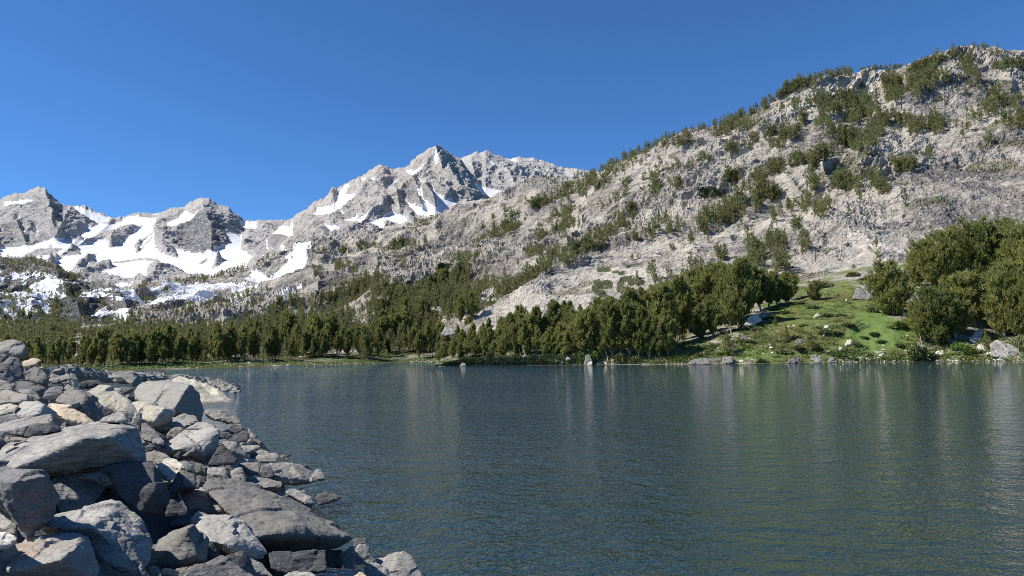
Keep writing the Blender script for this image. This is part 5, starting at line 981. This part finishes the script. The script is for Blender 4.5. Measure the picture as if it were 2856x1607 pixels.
for i, c in enumerate(own):
    hh = c[2]; ad = 'tall' if hh > 11.5 else 'short' if hh < 7.5 else 'slender' if i % 3 == 0 else 'bushy'
    v = MID[(3, 0, 1, 4)[i % 4]] if c[3] == 'forest' else MID[i % 6]
    if hh / c[4] * FPX > 44: v = NEAR[i % 7]
    tree((c[1][0], c[1][1], c[1][2] - .2), hh, v, f'{ordn(cnt.setdefault(where(c), 0))} big pine {where(c)}', 'single pines ' + ('in the forest beyond the lake' if c[3] == 'forest' else 'on the rocky slopes'), (.56 + .05 * (i % 4)) if c[3] == 'forest' else 1.15); cnt[where(c)] += 1
LOW = []
for s, r, st, shp in ((61, 2.1, 1, .5), (62, 1.7, 1, .4), (63, 2.3, 1, .6), (64, 2.8, 2, 1.1), (65, 2.2, 1, .8)):
    (tv, tf), (cv, cf_) = tree_geo(s, 12, r, 22, 5, 3, 1.6, .14, st, shp, limbs=False); tv2, tf2 = tube([(0, 0, -.5), (0, 0, 5), (0, 0, 11)], [.2, .15, .04], 4); LOW.append((np.concatenate([cv, tv2]) / 12, np.concatenate([cf_, tf2 + len(cv)])))
VV = []; FF = []; off = 0
for c in rest:
    v, f = LOW[int(rg2.integers(3)) if c[3] == 'forest' else int(rg2.integers(5))]; a = rg2.uniform(0, 6.28); w = .85 if c[3] == 'forest' else 1.15
    q = np.stack([(v[:, 0] * math.cos(a) - v[:, 1] * math.sin(a)) * w, (v[:, 0] * math.sin(a) + v[:, 1] * math.cos(a)) * w, v[:, 2]], 1) * c[2] + [c[1][0], c[1][1], c[1][2] - .2]
    VV.append(q); FF.append(f + off); off += len(v)
link('pine_forest', mesh_np('pine_forest', np.concatenate(VV), np.concatenate(FF), False, M_needf), kind='stuff')
print('trees own', TR_N[0], 'rest', len(rest))

# ------------------------------------------------------------------ shrubs and brush
def bush_geo(seed, n=420, sz=.16):
    r_ = np.random.default_rng(seed); q = r_.normal(size=(n, 3)); q /= np.linalg.norm(q, axis=1, keepdims=True); q[:, 2] = np.abs(q[:, 2]); lob = 1 + .25 * vnoise(q * 2.2 + seed, seed)
    c = q * (r_.random((n, 1)) ** .35) * [.5, .5, .52] * lob[:, None]; c = np.repeat(c, 3, 0) + r_.normal(size=(n * 3, 3)) * .03
    d = c * [1, 1, 1] + [0, 0, .35] + r_.normal(size=c.shape) * .3; d /= np.linalg.norm(d, axis=1, keepdims=True); s = np.cross(d, r_.normal(size=d.shape)); s /= np.linalg.norm(s, axis=1, keepdims=True)
    w = sz * .22; tip = c + d * sz; v = np.stack([c - s * w, c + s * w, tip + s * w * .4, tip - s * w * .4], 1).reshape(-1, 3); return v, np.arange(len(v)).reshape(-1, 4)
BV = [bush_geo(300 + i) for i in range(5)]
BM = [[mesh_np('shrub', v, f, False, mm) for v, f in BV] for mm in (M_shrub, M_shrub2)]
k = 0
for X, Y, w, h, g_ in ((1150,570,80,60,0),(960,690,100,30,0),(1070,720,90,30,0),(870,760,90,30,0),(740,800,80,30,0),(1180,780,100,30,0),(1310,840,90,28,0),(1260,780,70,30,0),(1500,905,80,24,0),(1620,860,60,26,1),(1700,850,120,50,1),(1360,980,60,50,0),(1140,900,70,36,0),(960,1010,90,36,0),(840,1040,90,40,0),(700,1110,90,40,0),(600,960,70,30,0),(1490,750,70,60,0),
        (1350,490,110,40,0),(1440,520,80,30,0),(1840,1078,190,120,0),(2120,1010,110,60,1),(2200,1040,110,50,1),(2550,1030,110,140,0),(2360,1060,60,30,1),(1090,1010,80,40,0),(1250,1060,70,24,1),(400,1050,60,20,1),(240,1060,80,30,0),(660,880,70,34,0),(930,930,80,26,0),(1000,850,70,26,1),(1230,900,80,26,0),(1420,930,60,20,1),(1560,960,70,20,1),(1680,990,70,26,0)):
    x, y = 1856 + X / 2.576, 580 + Y / 2.576; p, d, _ = surf_pt('meadow_shore', x, y); o = link('shrub', BM[g_][k % 5], loc=[float(p[0]), float(p[1]), float(p[2]) - .1])
    o.scale = (w / 2.576 / FPX * d * 1.25, w / 2.576 / FPX * d * .8, h / 2.576 / FPX * d * 1.25); o.rotation_euler = (0, 0, k * 1.3)
    o['label'] = f'{ordn(k)} {"bright green willow" if g_ else "dull olive"} shrub of the meadow brush'; o['category'] = 'shrub'; o['group'] = 'shrubs on the meadow'; k += 1
k = 0
for X, Y, w, h, g_ in ((1500,1090,110,120,1),(1620,1060,150,90,1),(860,1060,110,50,0),(1100,1080,120,60,0),(700,1080,90,40,0),(480,1090,110,40,0),(1880,1090,130,80,0),(1340,1010,100,50,0),(2030,1090,120,60,0),(300,1100,80,30,0),(580,1060,80,80,0),(990,1100,90,30,1)):
    x, y = 1200 + X / 3.538, 700 + Y / 3.538; p, d, _ = surf_pt('meadow_shore', x, y); o = link('shrub', BM[g_][k % 5], loc=[float(p[0]), float(p[1]), float(p[2]) - .1])
    o.scale = (w / 3.538 / FPX * d, w / 3.538 / FPX * d * .8, h / 3.538 / FPX * d * 1.7); o.rotation_euler = (0, 0, k * 1.7)
    o['label'] = f'{ordn(k)} {"bright green" if g_ else "olive"} bush under the pines of the point at the waterline'; o['category'] = 'shrub'; o['group'] = 'bushes along the shore of the point'; k += 1
# brush and grass tufts that nobody could count
VV = []; FF = []; off = 0
for _ in range(4600):
    x = rg2.uniform(1225, 3000); yb = np.interp(x, [q[0] for q in near_sh], [q[1] for q in near_sh]) - 2; y = yb - rg2.random() ** 1.3 * (210 if x > 2000 else 60)
    if rg2.random() < .2 + meadow.sample('green', np.array(x), np.array(y)) * .7: continue
    p, d, yy = surf_pt('meadow_shore', x, y)
    if abs(yy - y) > 4: continue
    v, f = BV[int(rg2.integers(5))]; m_ = int(rg2.integers(0, len(f) - 90)); f = f[m_:m_ + 90]; v = v[f.ravel()]; s = rg2.uniform(.5, 1.5)
    VV.append(v * [s * 1.6, s * 1.3, s * .6] + p); FF.append(np.arange(len(v)).reshape(-1, 4) + off); off += len(v)
HB = len(VV) // 2; cut = sum(len(q) for q in VV[:HB])
link('meadow_brush', mesh_np('meadow_brush', np.concatenate(VV[:HB]), np.concatenate(FF[:HB]), False, M_shrub), kind='stuff')
link('meadow_willow_scrub', mesh_np('meadow_willow_scrub', np.concatenate(VV[HB:]), np.concatenate(FF[HB:]) - cut, False, M_shrub2), kind='stuff')
VV = []; FF = []; off = 0
for _ in range(5200):
    x = rg2.uniform(-300, 1300); yb = np.interp(x, sh_x, sh_y) - 2; y = yb - rg2.random() ** 2 * 30; p, d, yy = surf_pt('forest_floor', x, y)
    if p[2] < .25: continue
    v, f = BV[int(rg2.integers(5))]; m_ = int(rg2.integers(0, len(f) - 16)); f = f[m_:m_ + 16]; v = v[f.ravel()]; s = rg2.uniform(.5, 1.6)
    VV.append(v * [s * 2.2, s * 1.5, s * .7] + p); FF.append(np.arange(len(v)).reshape(-1, 4) + off); off += len(v)
link('shore_brush', mesh_np('shore_brush', np.concatenate(VV), np.concatenate(FF), False, M_shrub2), kind='stuff')

# ------------------------------------------------------------------ rocks of the far shores, dead trunks
def far_rock(k_, pts, mat, label, depth, amp=1.4):
    a = tr(k_, pts); i = int(np.argmax(a[:, 1])); p, d, _ = surf_pt('meadow_shore', float(a[:, 0].mean()), float(a[i, 1])); dw = float(Dwater(a[i, 0], a[i, 1])); d = min(d, dw) - .3
    f3 = P(a[:, 0], a[:, 1], d + np.linspace(0, .8, len(a)) * 0); c = f3.mean(0); hi = (a[:, 1].max() - a[:, 1]) / max(1, np.ptp(a[:, 1]))
    f3 = P(a[:, 0], a[:, 1], d + hi * depth * .5); b3 = P(a[:, 0].mean() + (a[:, 0] - a[:, 0].mean()) * .8, a[:, 1] + (a[:, 1].max() - a[:, 1]) * .2, d + depth)
    NROCK[0] += 1; m_, c = rough_rock('boulder', np.concatenate([f3, b3, f3[[i]] - [0, 0, .5]]), .22, 900 + NROCK[0], RM[mat], amp)
    link('boulder', m_, loc=c.tolist(), label=label, cat='boulder', group='boulders on the far shore')
FR = [('R8', [(165,1110),(200,1085),(300,1075),(320,1120),(180,1125)], 'grey', 'low grey shore rock left of the small block wall at the meadow foot', 3), ('R8', [(300,1120),(310,1080),(400,1075),(410,1120)], 'grey', 'blocky grey shore rock at the foot of the young cone shaped pine', 3), ('R8', [(405,1120),(410,1072),(480,1065),(490,1112)], 'grey', 'square grey shore rock right of the blocky one', 3),
 ('R8', [(870,1115),(885,1085),(930,1075),(940,1112)], 'slate', 'small dark shore rock left of the round pale shore boulder', 2), ('R8', [(925,1105),(950,1070),(985,1085),(970,1110)], 'slate', 'leaning dark shore rock beside the round pale shore boulder', 2), ('R8', [(1068,1112),(1085,1070),(1115,1062),(1122,1100),(1105,1116)], 'light', 'round pale shore boulder at the foot of the meadow', 2.2), ('R8', [(1040,1090),(1050,1055),(1090,1052),(1080,1095)], 'light', 'grey boulder behind the round pale shore boulder', 2.2), ('R8', [(1165,1112),(1180,1065),(1215,1075),(1215,1112)], 'grey', 'grey shore boulder right of the round pale one', 2),
 ('R8', [(1345,650),(1370,590),(1420,550),(1480,535),(1500,580),(1490,650),(1440,658)], 'strip', 'big split boulder with a shaded front at the top of the meadow', 5), ('R8', [(1285,675),(1300,650),(1310,655),(1305,675)], 'cream', 'small white rock left of the split boulder', 1), ('R8', [(1290,985),(1305,950),(1335,945),(1340,980)], 'cream', 'pale boulder in the green grass of the meadow', 1.8), ('R8', [(1240,1018),(1255,995),(1275,1000),(1270,1020)], 'cream', 'small white stone below the pale meadow boulder', 1), ('R8', [(1135,865),(1150,845),(1180,842),(1175,862)], 'cream', 'white stone in the middle of the meadow', 1.2), ('R8', [(1060,785),(1085,755),(1110,765),(1100,780)], 'cream', 'white stone high in the meadow', 1.2),
 ('R8', [(2330,1060),(2340,975),(2380,955),(2480,985),(2576,1035),(2600,1065),(2450,1075)], 'speck', 'large white shore slab at the right edge', 6), ('R8', [(2245,1030),(2250,985),(2290,970),(2315,1000),(2300,1035)], 'cream', 'white rock left of the large white shore slab', 3), ('R8', [(1930,1055),(1945,1030),(2000,1020),(2010,1050)], 'cream', 'pale rocks at the foot of the forked trunk', 2), ('R8', [(2180,940),(2230,880),(2280,870),(2270,950),(2220,970)], 'light', 'grey shaded rock face under the open pine at the right', 4), ('R8', [(930,960),(945,935),(1000,945),(1005,970),(950,975)], 'grey', 'dark low rock beside the small dark pine', 2), ('R8', [(540,940),(550,905),(590,915),(595,945)], 'grey', 'low grey outcrop at the left of the meadow', 2), ('R8', [(560,850),(600,770),(660,765),(690,810),(640,840)], 'cream', 'white rocks in the shade of the dark cluster', 3), ('R8', [(50,860),(70,830),(95,822),(95,860)], 'cream', 'white rock at the shadowed left edge of the meadow', 2), ('R8', [(1545,1050),(1560,1042),(1585,1042),(1580,1053)], 'cream', 'flat white stone near the water under the bright grass', .8), ('R8', [(1935,1100),(1945,1088),(1970,1092),(1970,1102)], 'light', 'pinkish stone at the waterline below the forked trunk', .8),
 ('R7', [(1518,1125),(1535,1020),(1565,1015),(1600,1070),(1600,1125)], 'grey', 'tall pale pointed rock at the waterline of the point', 3), ('R7', [(1545,1125),(1560,1085),(1600,1075),(1605,1120)], 'cream', 'round white rock in front of the pointed rock', 2), ('R7', [(1640,1110),(1665,1050),(1700,1045),(1710,1110)], 'light', 'grey white rock between the pale rocks of the point', 2.5), ('R7', [(1705,1105),(1720,1075),(1750,1080),(1755,1115)], 'cream', 'small white rock next to the pinkish rock', 1.5), ('R7', [(1780,1115),(1785,1070),(1830,1065),(1845,1100),(1830,1122)], 'cream', 'rounded whitish rock right of the dead branches', 2), ('R7', [(1720,1120),(1745,1060),(1775,1065),(1775,1122)], 'tan', 'pinkish rock at the waterline of the point', 2), ('R7', [(2030,1110),(2040,1050),(2085,1040),(2090,1110)], 'grey', 'grey block beneath the dark pines of the point', 2.5), ('R7', [(285,1135),(320,1100),(350,1110),(352,1135)], 'speck', 'white shore rock near the tip of the point', 2), ('R7', [(190,1135),(210,1115),(240,1120),(240,1135)], 'speck', 'small white shore rock at the tip of the point', 1.5), ('R7', [(1230,1080),(1260,1045),(1295,1050),(1290,1080)], 'cream', 'pale rock under the middle pines of the point', 2), ('R7', [(1340,1060),(1360,1010),(1430,1000),(1420,1060)], 'cream', 'heap like white rock between pines of the point', 3), ('R7', [(1405,1122),(1430,1095),(1460,1090),(1462,1122)], 'cream', 'white shore rock left of the bright bush', 2),
 ('R7', [(915,1045),(925,1015),(950,1010),(955,1040)], 'light', 'grey stone at the foot of the leaning trunk', 1.5), ('R7', [(100,830),(150,745),(240,770),(250,820),(150,830)], 'speck', 'white ledge rock above the tip of the point', 5), ('R7', [(2390,740),(2440,705),(2450,760),(2400,775)], 'cream', 'white rock at the right end of the grove', 3)]
for f_ in FR: far_rock(f_[0], f_[1], f_[2], f_[3], f_[4])
sp = []
for _ in range(900):
    x = rg2.uniform(1225, 2900); yb = np.interp(x, [q[0] for q in near_sh], [q[1] for q in near_sh]) - .5; up_ = rg2.random() ** 2.5
    y = yb - up_ * (60 if x < 1950 else 110); p, d, yy = surf_pt('meadow_shore', x, y)
    if meadow.sample('green', np.array(x), np.array(y)) > .5 and rg2.random() < .8: continue
    sp.append((p[0], p[1], max(-.05, p[2]), rg2.uniform(.15, .62) * (1 if rg2.random() > .06 else 2)))
rubble('shore_stones', sp, RM['cream'], 8)
sp = []
for _ in range(1100):
    x = rg2.uniform(-300, 1230); yb = np.interp(x, sh_x, sh_y) - 1.5; y = yb - rg2.random() ** 2.2 * 45; p, d, yy = surf_pt('forest_floor', x, y)
    if p[2] < .05 or vnoise(np.array([p / 12.0]), 3)[0] < -.1: continue
    sp.append((p[0], p[1], p[2], rg2.uniform(.25, .9) * (1 if rg2.random() > .06 else 2)))
rubble('lakeside_stones', sp, RM['cream'], 9)
sp = []
for _ in range(1500):
    x = rg2.uniform(1300, 2900); y = rg2.uniform(150, 860); p, d, yy = surf_pt('hillside', x, y)
    if abs(yy - y) > 3: continue
    sp.append((p[0], p[1], p[2], rg2.uniform(.5, 1.7) * (1 if rg2.random() > .05 else 1.9)))
rubble('scree_blocks', sp, RM['light'], 10)
def dead(name, k_, pts, r, label, grp='dead trunks'):
    a = tr(k_, pts); p, d, _ = surf_pt('meadow_shore' if k_ in ('R7', 'R8') else 'hillside', a[0, 0], a[0, 1])
    q = P(a[:, 0], a[:, 1], d + np.arange(len(a)) * .15); v, f = tube(q - q[0], np.linspace(r, r * .4, len(a)), 6)
    link(name, mesh_np(name, v, f, True, M_dead), loc=q[0].tolist(), label=label, cat='dead tree', group=grp)
dead('dead_tree', 'R8', [(247,700),(240,640),(237,585)], .14, 'straight pale orange dead trunk in front of the left cluster')
dead('dead_tree', 'R7', [(945,1040),(925,990),(905,930),(880,870)], .16, 'pale leaning bare trunk in the middle of the grove on the point')
dead('dead_tree', 'R7', [(895,1050),(885,1000),(880,950)], .12, 'thin bare trunk left of the pale leaning one')
dead('dead_tree', 'R7', [(1495,960),(1492,900),(1490,860)], .09, 'thin upright pale trunk left of the bright bush on the point')
dead('dead_tree', 'R7', [(1880,1000),(1875,920),(1870,860)], .1, 'thin upright trunk above the whitish rocks of the point')
dead('driftwood', 'R7', [(1762,1110),(1745,1040),(1720,960)], .16, 'pinkish dead branch rising left from the rocks of the point')
dead('driftwood', 'R7', [(1765,1110),(1790,1060),(1800,1020)], .14, 'pinkish dead branch rising right from the rocks of the point')
dead('driftwood', 'R7', [(0,1105),(30,1085),(45,1050)], .12, 'pale driftwood branch at the very tip of the point')
dead('dead_tree', 'R8', [(1965,1000),(1958,960),(1930,915)], .16, 'pale left fork of the trunk near the water at the right')
dead('dead_tree', 'R8', [(1842,1010),(1838,960),(1825,900)], .08, 'thin pale stem in the olive pine at the right')
for i, (X, Y, X2, Y2) in enumerate(((1592,525,1572,440),(1612,470,1600,400),(1655,560,1640,470),(1700,520,1715,440),(550,990,545,930),(745,1010,740,930))):
    dead('dead_tree', 'S2', [(X, Y), ((X + X2) / 2 + 3, (Y + Y2) / 2), (X2, Y2)], .2, ('white dead snag leaning left in the upper right pines', 'short white snag in the upper right pines', 'thin white snag right of the leaning one', 'forked white snag near the right edge', 'white bare stem in the middle slope pines', 'bent pale snag in the middle slope pines')[i], 'snags on the slope')
